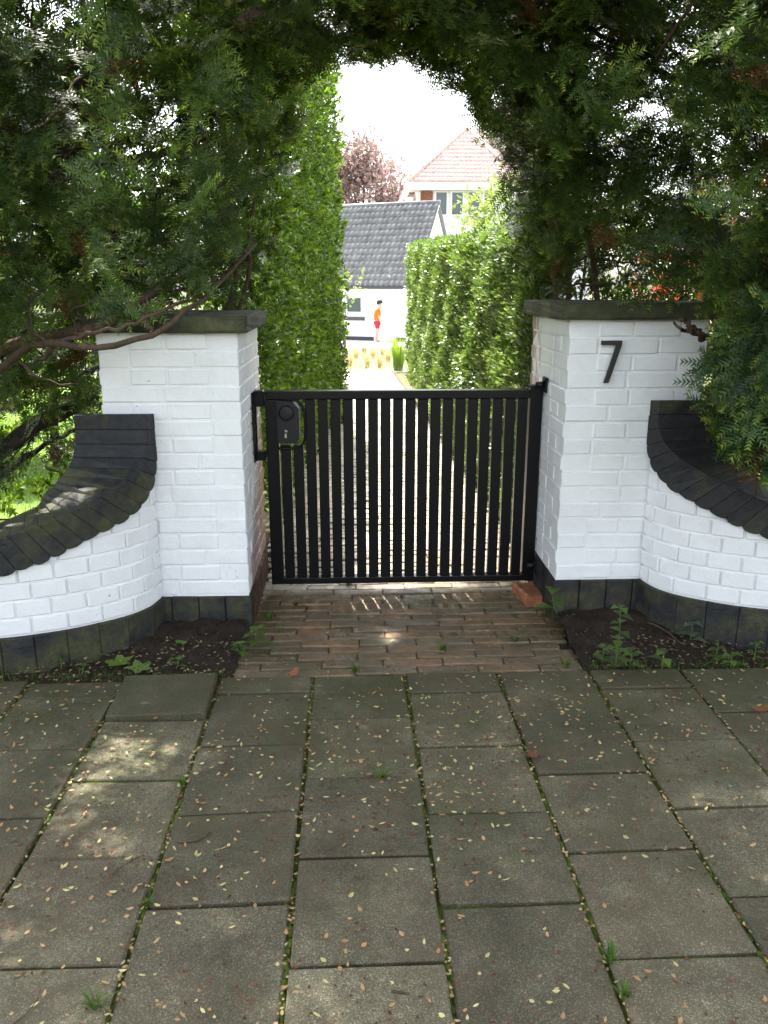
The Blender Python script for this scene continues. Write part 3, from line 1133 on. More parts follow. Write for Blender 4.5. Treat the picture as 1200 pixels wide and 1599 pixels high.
limb(yl, [(-1.53, 3.2, 1.45), A(40, 300, 3.2), A(130, 262, 3.25), A(240, 240, 3.35), A(330, 215, 3.5)], .022, .010)
limb(yl, [(-1.5, 3.25, 1.7), A(60, 210, 3.3), A(130, 130, 3.35), A(200, 60, 3.4), A(260, -20, 3.45)], .030, .018)
limb(yl, [(-1.48, 3.25, 1.85), A(90, 110, 3.45), A(250, 20, 3.5), A(390, -20, 3.6), A(520, -10, 3.7), A(620, 40, 3.75)], .030, .010)
limb(yl, [A(330, 400, 3.1), A(345, 300, 3.2), A(300, 210, 3.3), A(310, 120, 3.35), A(380, 40, 3.5)], .018, .010)
limb(yl, [(-1.5, 3.3, 1.2), A(60, 430, 3.5), A(150, 400, 3.6), A(230, 380, 3.7), A(300, 330, 3.8)], .020, .008, mat='bark_d')
limb(yl, [(-.58, 3.55, 1.0), A(372, 420, 3.45), A(368, 380, 3.5), A(360, 250, 3.6), A(400, 120, 3.6), A(470, 40, 3.7)], .012, .008)
limb(yl, [(-.52, 3.6, 1.0), A(388, 430, 3.5), A(392, 350, 3.55), A(410, 220, 3.65), A(450, 90, 3.7)], .010, .006)
for _ in range(46):      # bare inner twigs
    p = np.array([rng.uniform(-1.55, -.5), rng.uniform(2.95, 3.7), rng.uniform(1.17, 2.1)])
    if rng.random() < .3: p = np.array([rng.uniform(-1.7, -.95), rng.uniform(3.2, 3.8), rng.uniform(.35, 1.1)])
    d = np.array([rng.normal(.4, .5), rng.normal(0, .3), rng.normal(.25, .4)])
    d /= np.linalg.norm(d)
    L = rng.uniform(.25, .6)
    q = [p, p + d * L * .5 + rng.normal(0, .03, 3), p + d * L + rng.normal(0, .06, 3)]
    if in_opening(np.array(q)).any() or solid(np.array(q)).any(): continue
    limb(yl, q, rng.uniform(.004, .009), .002, 'twig', 'bark' if rng.random() < .6 else 'bark_d', n=8, jit=.006, sides=5)

fol, twl = [], []
# front face sprays, pointing to the street and hanging
def add(tree_fol, org, dr, ns, L, tpl, cull, **k):
    f, t = branchlets(org, dr, ns, L, tpl, cull=cull, **k)
    tree_fol.append(f)
    if t is not None: twl.append(t)


def dirs(n, base, spread):
    return np.array(base)[None] + rng.normal(0, spread, (n, 3))


o = uni((-2.5, 2.62, 1.2), (-.05, 3.15, 2.65), 410)
add(fol, o, dirs(len(o), (.15, -.6, -.05), .55), 6, .30, YT, cull_left)
o = uni((-2.5, 3.15, 1.2), (.1, 4.0, 2.7), 400)
add(fol, o, dirs(len(o), (.2, -.2, .1), .7), 6, .32, YT, cull_left)
o = uni((-.5, 3.1, 1.95), (.25, 4.1, 2.8), 150)
add(fol, o, dirs(len(o), (.4, -.2, -.1), .6), 6, .28, YT, cull_left)
o = uni((-2.4, 2.7, .55), (-1.08, 3.8, 1.25), 125)
add(fol, o, dirs(len(o), (.2, -.5, .0), .6), 5, .28, YT, cull_left)
# upper crown out of frame
o = uni((-3.0, 2.3, 2.7), (.3, 4.4, 4.9), 580)
add(fol, o, dirs(len(o), (.0, -.2, .2), .8), 6, .42, YT_lo, cull_left, scale=(1.3, 2.0))
crown_obj(fol, M['yew'], yl)
V, T = join_arrays(twl)
tag(link('fine_twigs', np_mesh('tw', V, T), M['bark_d'], yl), kind='stuff')

yr = thing('yew_tree', (1.75, 3.4, 0), 'dark green yew with thin upright stems arching over the numbered pillar', 'tree', 'yews trained over the gate')
limb(yr, [(1.95, 3.3, -.1), (1.93, 3.28, .6), (1.85, 3.3, 1.3), (1.7, 3.35, 2.2), (1.5, 3.4, 3.6)], .075, .03, 'trunk', n=30)
limb(yr, [(1.05, 3.62, .3), A(932, 468, 3.55), A(905, 320, 3.55), A(885, 220, 3.55), A(860, 110, 3.55), A(800, 0, 3.6)], .014, .009)
limb(yr, [(.98, 3.68, .3), A(868, 455, 3.65), A(858, 340, 3.65), A(846, 250, 3.7), A(835, 140, 3.7), A(780, 40, 3.7)], .011, .007)
limb(yr, [(.99, 3.75, .3), A(887, 450, 3.75), A(862, 300, 3.7), A(845, 190, 3.65), A(800, 90, 3.6), A(700, 0, 3.6)], .010, .006)
limb(yr, [(1.9, 3.3, .9), A(1100, 400, 3.3), A(1010, 310, 3.45), A(960, 295, 3.5), A(920, 285, 3.6)], .02, .007)
limb(yr, [(1.75, 3.33, 1.9), A(1050, 120, 3.3), A(950, 60, 3.4), A(850, 20, 3.5), A(740, 40, 3.55)], .012, .006, mat='bark_d')
limb(yr, [A(1020, 380, 3.4), A(990, 350, 3.5), A(960, 310, 3.5)], .007, .004)
limb(yr, [A(1050, 240, 3.3), A(1010, 290, 3.4), A(985, 330, 3.45)], .008, .003)
limb(yr, [A(1100, 440, 3.1), A(1010, 415, 3.4), A(930, 405, 3.55)], .008, .003)
limb(yr, [(1.45, 2.95, 1.1), A(1105, 525, 2.75), A(1085, 512, 2.7), A(1060, 497, 2.68)], .014, .006)
limb(yr, [A(1095, 516, 2.72), A(1075, 518, 2.68), A(1055, 507, 2.66)], .008, .004)
for _ in range(42):
    p = np.array([rng.uniform(.85, 1.9), rng.uniform(3.1, 3.9), rng.uniform(1.23, 2.2)])
    d = np.array([rng.normal(-.5, .5), rng.normal(0, .3), rng.normal(.1, .35)])
    d /= np.linalg.norm(d)
    L = rng.uniform(.25, .55)
    q = [p, p + d * L * .5 + rng.normal(0, .03, 3), p + d * L + rng.normal(0, .06, 3)]
    if in_opening(np.array(q)).any() or solid(np.array(q)).any(): continue
    limb(yr, q, rng.uniform(.004, .008), .002, 'twig', 'bark', n=8, jit=.006, sides=5)
fol, twl = [], []
o = uni((1.15, 2.5, 1.2), (2.7, 3.1, 2.65), 400)
add(fol, o, dirs(len(o), (-.25, -.6, -.1), .5), 6, .30, YT, cull_right)
o = uni((.8, 3.2, 1.45), (2.8, 4.2, 2.7), 360)
add(fol, o, dirs(len(o), (-.3, -.2, .1), .7), 6, .32, YT, cull_right)
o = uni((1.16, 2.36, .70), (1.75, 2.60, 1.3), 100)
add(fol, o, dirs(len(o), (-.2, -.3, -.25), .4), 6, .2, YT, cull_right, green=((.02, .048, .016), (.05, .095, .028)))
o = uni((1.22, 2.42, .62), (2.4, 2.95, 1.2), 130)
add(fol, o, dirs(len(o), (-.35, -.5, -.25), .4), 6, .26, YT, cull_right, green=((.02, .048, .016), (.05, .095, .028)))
o = uni((.1, 3.1, 1.4), (1.1, 4.3, 2.8), 620)
add(fol, o, dirs(len(o), (-.4, -.2, -.1), .6), 6, .28, YT, cull_right)
o = uni((.0, 1.5, 2.9), (3.0, 2.5, 4.3), 130)
add(fol, o, dirs(len(o), (.0, -.2, .1), .8), 6, .42, YT_lo, cull_right, scale=(1.3, 2.0))  # overhang added out of view to block stray sun on the pavement
o = uni((-.2, 2.3, 2.7), (3.2, 4.4, 4.9), 640)
add(fol, o, dirs(len(o), (.0, -.2, .2), .8), 6, .42, YT_lo, cull_right, scale=(1.3, 2.0))
crown_obj(fol, M['yew'], yr)
V, T = join_arrays(twl)
tag(link('fine_twigs', np_mesh('tw', V, T), M['bark_d'], yr), kind='stuff')

# ------------------------------------------------------------------ hedges along the path
def hedge_fill(n_face, tpl, faces, jitter, dirs_bias, scale, cols, tips, zs=None, wob=.04):
    pos, D, Nn = [], [], []
    for (o, u, v, nrm, wgt) in faces:
        o, u, v, nrm = map(np.array, (o, u, v, nrm))
        k = int(n_face * wgt)
        a, b = rng.random(k), rng.random(k)
        p = o + a[:, None] * u + b[:, None] * v + nrm * (-np.abs(rng.normal(0, jitter, k)) + wob * np.sin(a * 37 + b * 11) + wob * .75 * np.sin(b * 29 - a * 17))[:, None]
        if zs is not None: p[:, 2] = p[:, 2] * zs(p[:, 1])
        else: p[:, 2] += gzv(p[:, 1])
        pos.append(p)
        D.append(nrm[None] + np.array(dirs_bias)[None] + rng.normal(0, .5, (k, 3)))
        Nn.append(np.array([0, 0, 1.0])[None] + rng.normal(0, .5, (k, 3)))
    pos, D, Nn = map(np.concatenate, (pos, D, Nn))
    n = len(pos)
    return scatter(tpl, pos, frames(D, Nn), rng.uniform(*scale, n), lerp_col(*cols, n), lerp_col(*tips, n))


# tall loose laurel on the left of the path
hl = thing('laurel_hedge', (-1.0, 6, 0), 'tall bright green broad-leaved hedge left of the path behind the gate', 'hedge')
x_near, x_far = -.36, -.09
f1 = hedge_fill(16000, LT, [((x_near, 3.75, .15), (x_far - x_near, 4.3, 0), (0, 0, 3.0), (1, -.06, 0), .62),
                           ((-2.2, 3.85, .2), (1.8, -.1, 0), (0, 0, 2.2), (.2, -1, 0), .14),
                           ((-1.6, 8.0, .3), (1.5, .1, 0), (0, 0, 3.0), (.3, 1, 0), .10),
                           ((-1.6, 3.9, 3.05), (1.3, 0, 0), (.2, 4.1, .15), (0, 0, 1), .14)],
               .16, (0, -.2, .35), (.4, .78), ((.024, .055, .010), (.085, .15, .02)), ((.14, .24, .025), (.34, .42, .05)))
crown_obj([f1], M['laurel'], hl, 'foliage')
for k in range(9):
    yy = 4.0 + k * .48
    xx = -1.0 + .05 * k + rng.normal(0, .05)
    limb(hl, [(xx, yy, ground_z(yy) - .05), (xx + rng.normal(0, .06), yy, .9), (xx + rng.normal(0, .05), yy + rng.normal(0, .1), 1.9), (xx + rng.normal(0, .08), yy, 2.7)], .018, .006, 'stem', 'bark_d', n=10)

# small dark clipped hedge at its far end
hd = thing('clipped_hedge', (-.5, 8.6, 0), 'low dark clipped hedge block at the end of the laurel', 'hedge')
f1 = hedge_fill(2600, BT, [((-.14, 7.9, .0), (.04, 1.1, 0), (0, 0, 1.15), (1, 0, 0), .4), ((-1.0, 7.9, .0), (.88, 0, 0), (0, 0, 1.15), (0, -1, 0), .35), ((-1.0, 7.9, 1.13), (.88, 0, 0), (0, 1.1, 0), (0, 0, 1), .25)],
               .06, (0, 0, .2), (.45, .7), ((.012, .026, .01), (.025, .045, .014)), ((.02, .04, .012), (.035, .06, .018)))
crown_obj([f1], M['laurel'], hd, 'foliage')
for k in range(4):
    limb(hd, [(-.75 + k * .15, 8.1 + k * .2, -.2), (-.7 + k * .15, 8.15 + k * .2, .4), (-.7 + k * .14, 8.2 + k * .2, .95)], .014, .005, 'stem', 'bark_d', n=8)

# dense clipped hedge on the right of the path
hr = thing('clipped_hedge', (1.3, 7.5, 0), 'long dense clipped hedge right of the path, catching the light', 'hedge')
cols, tips = ((.035, .075, .016), (.08, .14, .03)), ((.10, .17, .03), (.24, .31, .085))
ZS = lambda y: np.interp(y, [3.85, 11.05], [1.47, 1.72]) / 1.7
f1 = hedge_fill(19000, TT_, [((.83, 3.85, .02), (-.06, 7.2, 0), (0, 0, 1.70), (-1, 0, 0), .62),
                             ((.83, 3.85, 1.70), (1.2, 0, 0), (-.06, 7.2, .0), (0, 0, 1), .15),
                             ((.78, 11.05, .02), (1.2, 0, 0), (0, 0, 1.7), (0, 1, 0), .08),
                             ((.83, 3.85, .02), (1.7, 0, 0), (0, 0, 1.75), (0, -1, 0), .27)],
               .035, (0, 0, .9), (.45, .85), cols, tips, ZS, .015)
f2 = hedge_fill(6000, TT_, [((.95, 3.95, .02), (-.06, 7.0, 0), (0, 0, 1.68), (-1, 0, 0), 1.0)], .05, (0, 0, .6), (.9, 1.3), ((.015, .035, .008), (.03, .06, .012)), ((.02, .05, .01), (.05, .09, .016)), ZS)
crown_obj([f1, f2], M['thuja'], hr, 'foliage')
for k in range(14):
    yy = 4.1 + k * .5
    xx = 1.15 + rng.normal(0, .06)
    limb(hr, [(xx, yy, ground_z(yy) - .05), (xx + rng.normal(0, .04), yy, .8), (xx + rng.normal(0, .05), yy, 1.5)], .02, .006, 'stem', 'bark_d', n=8)

# ------------------------------------------------------------------ trees and shrubs beyond
def blob_tree(name, loc, trunk_h, crown_c, crown_r, n, size, cols, tips, mat, label, cat, group=None, stems=1, tpl=BT, nl=7, bark='bark_d', hollow=.55):
    t = thing(name, loc, label, cat, group)
    loc, cc, cr = np.array(loc, float), np.array(crown_c, float), np.array(crown_r, float)
    top = cc + np.array([0, 0, cr[2] * .5])
    r0 = .012 * (cc[2] - loc[2] + cr[2]) + .008
    for s in range(stems):
        b = loc + (np.array([rng.normal(0, .12), rng.normal(0, .12), 0]) * (stems > 1))
        limb(t, [b + np.array([0, 0, -.05]), b + (cc - b) * .45 + rng.normal(0, .03 * cr[0], 3), cc + rng.normal(0, .2, 3) * cr * .5, top + rng.normal(0, .2, 3) * cr], r0, r0 * .25, 'trunk', bark, n=12)
    # clumps
    cen = cc + unit(nl * 6) * cr * (rng.uniform(hollow, 1.0, (nl * 6, 1)))
    cen = cen[cen[:, 2] > loc[2] + .1]
    for c in cen[:nl]:
        b = cc - np.array([0, 0, cr[2] * .5]) * rng.uniform(0, 1)
        limb(t, [b, (b + c) / 2 + np.array([0, 0, .1 * cr[2]]), c], r0 * .4, r0 * .1, 'branch', bark, n=8, sides=5)
    k = rng.integers(0, len(cen), n)
    pos = cen[k] + rng.normal(0, .17, (n, 3)) * cr
    D = (pos - cc) / cr + rng.normal(0, .7, (n, 3)) + np.array([0, 0, .2])
    c = lerp_col(*cols, n) * (1 + .25 * np.sin(k * 1.7))[:, None]
    f = scatter(tpl, pos, frames(D, unit(n)), size * rng.uniform(.7, 1.3, n), c, lerp_col(*tips, n))
    crown_obj([f], M[mat], t)
    return t


G1, G2 = ((.03, .07, .012), (.08, .15, .025)), ((.09, .17, .025), (.17, .25, .04))
blob_tree('shrub', (-2.35, 6.6, -.04), .5, (-2.3, 6.6, 1.6), (.9, .6, 1.0), 1300, 1.5, G1, G2, 'leaf', 'sunlit green shrub glimpsed through the left yew, nearer the pillar', 'shrub', 'sunlit shrubs behind the left yew', 3)
blob_tree('shrub', (-4.1, 7.4, -.08), .5, (-4.1, 7.4, 1.8), (1.2, .8, 1.5), 1500, 1.7, G1, G2, 'leaf', 'sunlit green shrub glimpsed through the left yew at the picture edge', 'shrub', 'sunlit shrubs behind the left yew', 3)
blob_tree('maple_shrub', (2.55, 6.0, -.04), .4, (2.72, 6.0, 1.4), (.62, .4, .6), 300, 1.1, ((.22, .035, .02), (.42, .08, .04)), ((.45, .10, .05), (.6, .25, .16)), 'redleaf', 'red-leaved shrub glowing through the right yew', 'shrub', None, 3)
blob_tree('young_tree', (2.95, 16.0, -.37), 1.5, (2.95, 16.0, 2.1), (.95, .8, 1.15), 1000, 1.2, ((.16, .22, .06), (.28, .34, .11)), ((.28, .34, .1), (.40, .45, .18)), 'leaf', 'pale yellow-green young tree rising behind the right hedge', 'tree')
blob_tree('copper_beech', (.9, 70, -.9), 4, (.9, 70, 7.2), (4.4, 3.5, 4.8), 6500, 4.6, ((.27, .20, .19), (.38, .29, .27)), ((.32, .27, .22), (.44, .37, .32)), 'beech', 'hazy copper-brown beech tree behind the grey garage roof', 'tree', None, 1, BT, 10)  # leaf colours lightened to carry the background glare
blob_tree('street_tree', (-1.6, -2.6, 0), 3, (-.4, -.6, 6.3), (3.6, 2.8, 1.5), 3600, 2.6, G1, G2, 'leaf', 'broad street tree overhanging the pavement behind the viewer', 'tree', None, 1, BT, 9)

# ------------------------------------------------------------------ lawn and beds behind
def blades(n, lo, hi, h, wd, cols, zoff=-.06, lean=.35):
    p = np.stack([rng.uniform(lo[0], hi[0], n), rng.uniform(lo[1], hi[1], n), np.zeros(n)], 1)
    p[:, 2] = gzv(p[:, 1]) + zoff
    hh = h * rng.uniform(.6, 1.3, n)
    az = rng.uniform(0, 6.283, n)
    dx = np.stack([np.cos(az), np.sin(az), np.zeros(n)], 1) * wd
    tip = p + np.stack([rng.normal(0, lean, n) * hh, rng.normal(0, lean, n) * hh, hh], 1)
    V = np.stack([p - dx, p + dx, tip], 1).reshape(-1, 3)
    T = np.arange(n * 3).reshape(-1, 3)
    C = np.repeat(lerp_col(*cols, n), 3, 0)
    return V, T, C


lawn = link('lawn', np_mesh('lawn', *grid_sheet(np.linspace(-9, -1.2, 14), np.linspace(4.6, 16, 14), lambda x, y: gzv(y) - .05), nper=4), mat_soil('lawn_green', (.07, .12, .02), (.13, .21, .035)))
tag(lawn, kind='structure')
V, T, C = blades(24000, (-7, 4.6), (-1.2, 12), .07, .004, ((.08, .15, .02), (.2, .3, .05)), -.05)
tag(link('grass', np_mesh('grass', V, T, C), M['grass']), 'short sunlit lawn grass beyond the left yew', 'grass', kind='stuff')
V, T, C = blades(9000, (-1.6, 16.5), (3.2, 27), .12, .006, ((.20, .24, .12), (.36, .38, .25)), -.04, .6)
tag(link('ground_cover', np_mesh('gc', V, T, C), M['grass']), 'low dry ground cover in the planting bed before the garage', 'ground cover', kind='stuff')
bed = link('planting_bed', np_mesh('bed', *grid_sheet(np.linspace(-2.5, 4, 8), np.linspace(16.3, 28, 12), lambda x, y: gzv(y) - .045), nper=4), mat_soil('dry_bed', (.18, .16, .12), (.36, .33, .26)))
tag(bed, kind='structure')
pt_ = link('patio', np_mesh('patio', *grid_sheet(np.linspace(-6, 9, 10), np.linspace(28, 40, 10), lambda x, y: gzv(y) - .03 + 0 * x), nper=4), M['patio'])
tag(pt_, kind='structure')


def tuft(name, loc, h, rad, n, cols, label, group, cat, wd=.004, spread=.6, mat='grass'):
    t = []
    C = []
    for i in range(n):
        az = rng.uniform(0, 6.283)
        r = rad * .25 * math.sqrt(rng.random())
        b = np.array([r * math.cos(az), r * math.sin(az), 0])
        out = spread * rng.uniform(.1, 1)
        hh = h * rng.uniform(.55, 1.05)
        d = np.array([math.cos(az), math.sin(az), 0]) + rng.normal(0, .2, 3) * np.array([1, 1, 0])
        m1 = b + d * rad * out * .35 + np.array([0, 0, hh * .6])
        m2 = b + d * rad * out + np.array([0, 0, hh * rng.uniform(.75, 1.0)])
        s = np.array([-d[1], d[0], 0]) * wd
        k = len(t) * 0
        t.append((np.array([b - s, b + s, m1 + s * .8, m1 - s * .8, m2]), np.array([(0, 1, 2), (0, 2, 3), (3, 2, 4)])))
        C.append(np.repeat(lerp_col(*cols, 1), 5, 0))
    V, T = join_arrays(t)
    me = np_mesh(name, V + 0, T, np.concatenate(C))
    o = link(name, me, M[mat])
    o.location = loc
    return tag(o, label, cat, group)


TAN = ((.30, .20, .13), (.46, .36, .26))
gl = [(574, 566, 17.5, 'tan ornamental grass clump nearest the path end'), (546, 571, 17.5, 'tan grass clump beside the dark clipped hedge'), (594, 573, 17.2, 'tan grass clump left of the tall green grass'), (556, 556, 21, 'tan grass clump in the second row by the stake'), (569, 545, 24, 'upright tan grass clump below the garage window'), (583, 556, 21, 'tan grass clump in the middle of the bed'), (598, 551, 22, 'tan grass clump below the standing person'), (606, 562, 19.5, 'tan grass clump touching the tall green grass')]
for px, py, Y, lb in gl:
    p = at(px, py, Y)
    tuft('ornamental_grass', (p[0], Y, ground_z(Y) - .04), .36, .2, 120, TAN, lb, 'tan ornamental grasses in the bed', 'ornamental grass', .004, .7)
p = at(622, 590, 16.8)
tuft('tall_grass', (p[0], 16.8, ground_z(16.8) - .04), .85, .38, 220, ((.12, .2, .03), (.25, .34, .06)), 'tall fresh green grass clump at the end of the right hedge', None, 'ornamental grass', .006, .8)

st = thing('tree_stake', (-.11, 20, ground_z(20)), 'leaning grey wooden tree stake in front of the garage', 'stake')
V, T = tube_arrays([(-.10, 20, ground_z(20) - .1), (-.16, 20, .1), (-.21, 20, .60)], [.045, .043, .04], 8)
link('post', np_mesh('post', V, T), M['wood'], st)
box_obj('tie_strap', (-.35, 19.95, .50), (-.17, 20.05, .57), M['dark_trim'], st, .005)
sp_ = blob_tree('sapling', (-.38, 20.3, ground_z(20)), .8, (-.25, 20.3, 1.35), (.65, .4, .55), 60, .9, ((.22, .26, .08), (.32, .36, .14)), ((.3, .34, .12), (.4, .44, .2)), 'leaf', 'thin young tree tied to the wooden stake', 'tree', None, 1, BT, 6)

# ------------------------------------------------------------------ garage
def roof_tiles(o, u, v, nrm, nu, nv, amp, parent, mat, clip=None):
    """pantiles: nu columns, nv courses over the slope o + a*u + b*v"""
    o, u, v, nrm = map(np.array, (o, u, v, nrm))
    nrm = nrm / np.linalg.norm(nrm)
    prof = [(0, .1), (.18, .75), (.36, 1.0), (.54, .6), (.75, .05), (1.0, .1)]
    parts = []
    for j in range(nv):
        for i in range(nu):
            if clip and not clip((i + .5) / nu, (j + .5) / nv): continue
            v0, v1 = j / nv, min(1, (j + 1.12) / nv)
            V = []
            for a, h in prof:
                uu = (i + a) / nu
                V.append(o + uu * u + v0 * v + nrm * (amp * h + amp * .9))
                V.append(o + uu * u + v1 * v + nrm * (amp * h))
            for a, h in prof:
                V.append(o + (i + a) / nu * u + v0 * v - nrm * .002)
            T = []
            for k in range(5):
                T += [(2 * k, 2 * k + 2, 2 * k + 3), (2 * k, 2 * k + 3, 2 * k + 1)]
                T += [(12 + k, 13 + k, 2 * k + 2), (12 + k, 2 * k + 2, 2 * k)]
            parts.append((np.array(V), np.array(T)))
    V, T = join_arrays(parts)
    return tag(link('roof_tiles', np_mesh('roof_tiles', V, T), mat, parent), kind='stuff')


def prism(name, pts_bottom, pts_top, mat, parent):
    n = len(pts_bottom)
    bm = bmesh.new()
    a = [bm.verts.new(p) for p in pts_bottom]
    b = [bm.verts.new(p) for p in pts_top]
    bm.faces.new(a[::-1]); bm.faces.new(b)
    for i in range(n): bm.faces.new((a[i], a[(i + 1) % n], b[(i + 1) % n], b[i]))
    bmesh.ops.recalc_face_normals(bm, faces=bm.faces[:])
    return link(name, bm_mesh(bm), mat, parent)


PH = R_(27)
ge = np.array([math.cos(PH), -math.sin(PH), 0])
gb = np.array([math.sin(PH), math.cos(PH), 0])
E0 = np.array([2.53, 33.0, 0])
GL, GD, ZB, ZE, ZR = 9.0, 4.5, -.95, 1.37, 4.38
UPV = np.array([0, 0, 1.0])
gar = thing('garage', E0, 'white garage with steep grey tiled roof at the end of the path', 'garage')
G = lambda a, b, z: E0 - a * ge + b * gb + UPV * z


def gbox(name, a0, a1, b0, b1, z0, z1, mat, parent=gar):
    return prism(name, [G(a0, b0, z0), G(a1, b0, z0), G(a1, b1, z0), G(a0, b1, z0)], [G(a0, b0, z1), G(a1, b0, z1), G(a1, b1, z1), G(a0, b1, z1)], M[mat], parent)


bm = bmesh.new()
for a in (0, GL):
    pass
ring0 = [G(0, 0, ZB), G(0, GD, ZB), G(0, GD, ZE), G(0, GD / 2, ZR - .06), G(0, 0, ZE)]
ring1 = [G(GL, 0, ZB), G(GL, GD, ZB), G(GL, GD, ZE), G(GL, GD / 2, ZR - .06), G(GL, 0, ZE)]
a = [bm.verts.new(p) for p in ring0]
b = [bm.verts.new(p) for p in ring1]
bm.faces.new(a); bm.faces.new(b[::-1])
for i in range(5): bm.faces.new((a[i], b[i], b[(i + 1) % 5], a[(i + 1) % 5]))
bmesh.ops.recalc_face_normals(bm, faces=bm.faces[:])
wall_ = link('wall', bm_mesh(bm), M['white_wall'], gar)
sl = (G(0, GD / 2, ZR) - G(0, 0, ZE))
nrm_f = np.cross(-ge, sl); nrm_f = nrm_f if nrm_f[2] > 0 else -nrm_f
nrm_f /= np.linalg.norm(nrm_f)
rf = prism('roof', [G(-.12, -.16, ZE - .18), G(GL, -.16, ZE - .18), G(GL, GD / 2, ZR + .0), G(-.12, GD / 2, ZR + .0)], [p + nrm_f * .07 for p in (G(-.12, -.16, ZE - .18), G(GL, -.16, ZE - .18), G(GL, GD / 2, ZR), G(-.12, GD / 2, ZR))], M['tile_grey'], gar)
nrm_b = np.cross(ge, G(0, GD / 2, ZR) - G(0, GD, ZE)); nrm_b = nrm_b if nrm_b[2] > 0 else -nrm_b
nrm_b /= np.linalg.norm(nrm_b)
prism('roof', [G(-.12, GD + .16, ZE - .18), G(GL, GD + .16, ZE - .18), G(GL, GD / 2, ZR), G(-.12, GD / 2, ZR)], [p + nrm_b * .07 for p in (G(-.12, GD + .16, ZE - .18), G(GL, GD + .16, ZE - .18), G(GL, GD / 2, ZR), G(-.12, GD / 2, ZR))], M['tile_grey'], gar)
o_ = G(-.12, -.2, ZE - .22) + nrm_f * .072
roof_tiles(o_, -ge * (GL + .12), G(-.12, GD / 2, ZR) - G(-.12, -.2, ZE - .22), nrm_f, 40, 13, .042, rf, M['tile_grey'])
V, T = tube_arrays([G(-.14, GD / 2, ZR + .09), G(GL, GD / 2, ZR + .09)], .1, 10)
link('ridge', np_mesh('ridge', V, T), M['tile_grey'], rf)
gbox('gutter', -.12, GL, -.30, -.16, ZE - .27, ZE - .12, 'dark_trim')
gbox('plinth_band', .0, GL, -.03, -.004, ZB, ZB + .17, 'dark_trim')
wa = 2.645
fr_ = gbox('window', wa - .42, wa + .42, -.05, -.004, .12, .83, 'white_gloss')
gbox('pane', wa - .31, wa + .31, -.062, -.052, .20, .75, 'glass', fr_)
gbox('sill', wa - .46, wa + .46, -.16, -.004, -.14, .0, 'dark_trim', fr_)
dr_ = gbox('door', .85, 1.75, -.04, -.004, ZB + .02, ZB + 2.05, 'white_gloss')
gbox('door_frame', .78, 1.82, -.03, -.003, ZB + .02, ZB + 2.12, 'white_wall', dr_)
lm_ = gbox('wall_lamp', 1.0, 1.08, -.14, -.004, .9, 1.1, 'white_gloss')
for (a0, a1) in ((0, .06),):
    prism('verge_board', [G(-.13, -.18, ZE - .2), G(-.10, -.18, ZE - .2), G(-.10, GD / 2, ZR - .02), G(-.13, GD / 2, ZR - .02)], [q + UPV * .10 for q in (G(-.13, -.18, ZE - .2), G(-.10, -.18, ZE - .2), G(-.10, GD / 2, ZR - .02), G(-.13, GD / 2, ZR - .02))], M['white_gloss'], rf)

# ------------------------------------------------------------------ villa with red hipped roofs
villa = thing('house', (6.2, 50, -.9), 'pale villa with orange-red hipped tile roofs behind the garage', 'house')
hx0, hx1, hy0, hy1, hz = 3.75, 9.1, 48.5, 57.0, 6.6
prism('wall', [(hx0, hy0, -.9), (hx1, hy0, -.9), (hx1, hy1, -.9), (hx0, hy1, -.9)], [(hx0, hy0, hz), (hx1, hy0, hz), (hx1, hy1, hz), (hx0, hy1, hz)], M['white_wall'], villa)
ex0, ex1, ey0, ey1 = 3.35, 9.5, 48.0, 57.5
ap1, ap2 = np.array([6.95, 51.6, 10.1]), np.array([6.95, 54.5, 10.1])
ez = 6.75
bm = bmesh.new()
vv = [bm.verts.new(p) for p in ((ex0, ey0, ez), (ex1, ey0, ez), (ex1, ey1, ez), (ex0, ey1, ez), tuple(ap1), tuple(ap2))]
for f in ((0, 1, 4), (1, 2, 5, 4), (2, 3, 5), (3, 0, 4, 5), (3, 2, 1, 0)): bm.faces.new([vv[i] for i in f])
bmesh.ops.recalc_face_normals(bm, faces=bm.faces[:])
vr = link('roof', bm_mesh(bm), M['tile_red'], villa)


def hip_face(a, b, t0, t1, nu, nv, parent):
    """tiles on the face with eave a-b and top edge t0-t1"""
    a, b, t0, t1 = map(lambda q: np.array(q, float), (a, b, t0, t1))
    u = b - a
    un = u / np.linalg.norm(u)
    h0 = (t0 - a) - ((t0 - a) @ un) * un
    s0, s1 = ((t0 - a) @ un) / np.linalg.norm(u), ((t1 - a) @ un) / np.linalg.norm(u)
    n = np.cross(u, h0)
    n = n if n[2] > 0 else -n
    n /= np.linalg.norm(n)
    roof_tiles(a + n * .01, u, h0, n, nu, nv, .045, parent, M['tile_red'], lambda p, q: s0 * q - .01 <= p <= 1 + (s1 - 1) * q + .01)


hip_face((ex0, ey0, ez), (ex1, ey0, ez), ap1, ap1, 26, 14, vr)
hip_face((ex1, ey0, ez), (ex1, ey1, ez), ap1, ap2, 36, 13, vr)
hip_face((ex0, ey1, ez), (ex0, ey0, ez), ap2, ap1, 36, 14, vr)
for a, b in (((ex0, ey0, ez), ap1), ((ex1, ey0, ez), ap1), (ap1, ap2)):
    V, T = tube_arrays([np.array(a) + UPV * .08, np.array(b) + UPV * .1], .11, 8)
    link('hip_ridge', np_mesh('r', V, T), M['tile_red'], vr)
box_obj('eaves', (ex0, ey0, ez - .42), (ex1, ey1, ez - .005), M['white_gloss'], villa, .01)
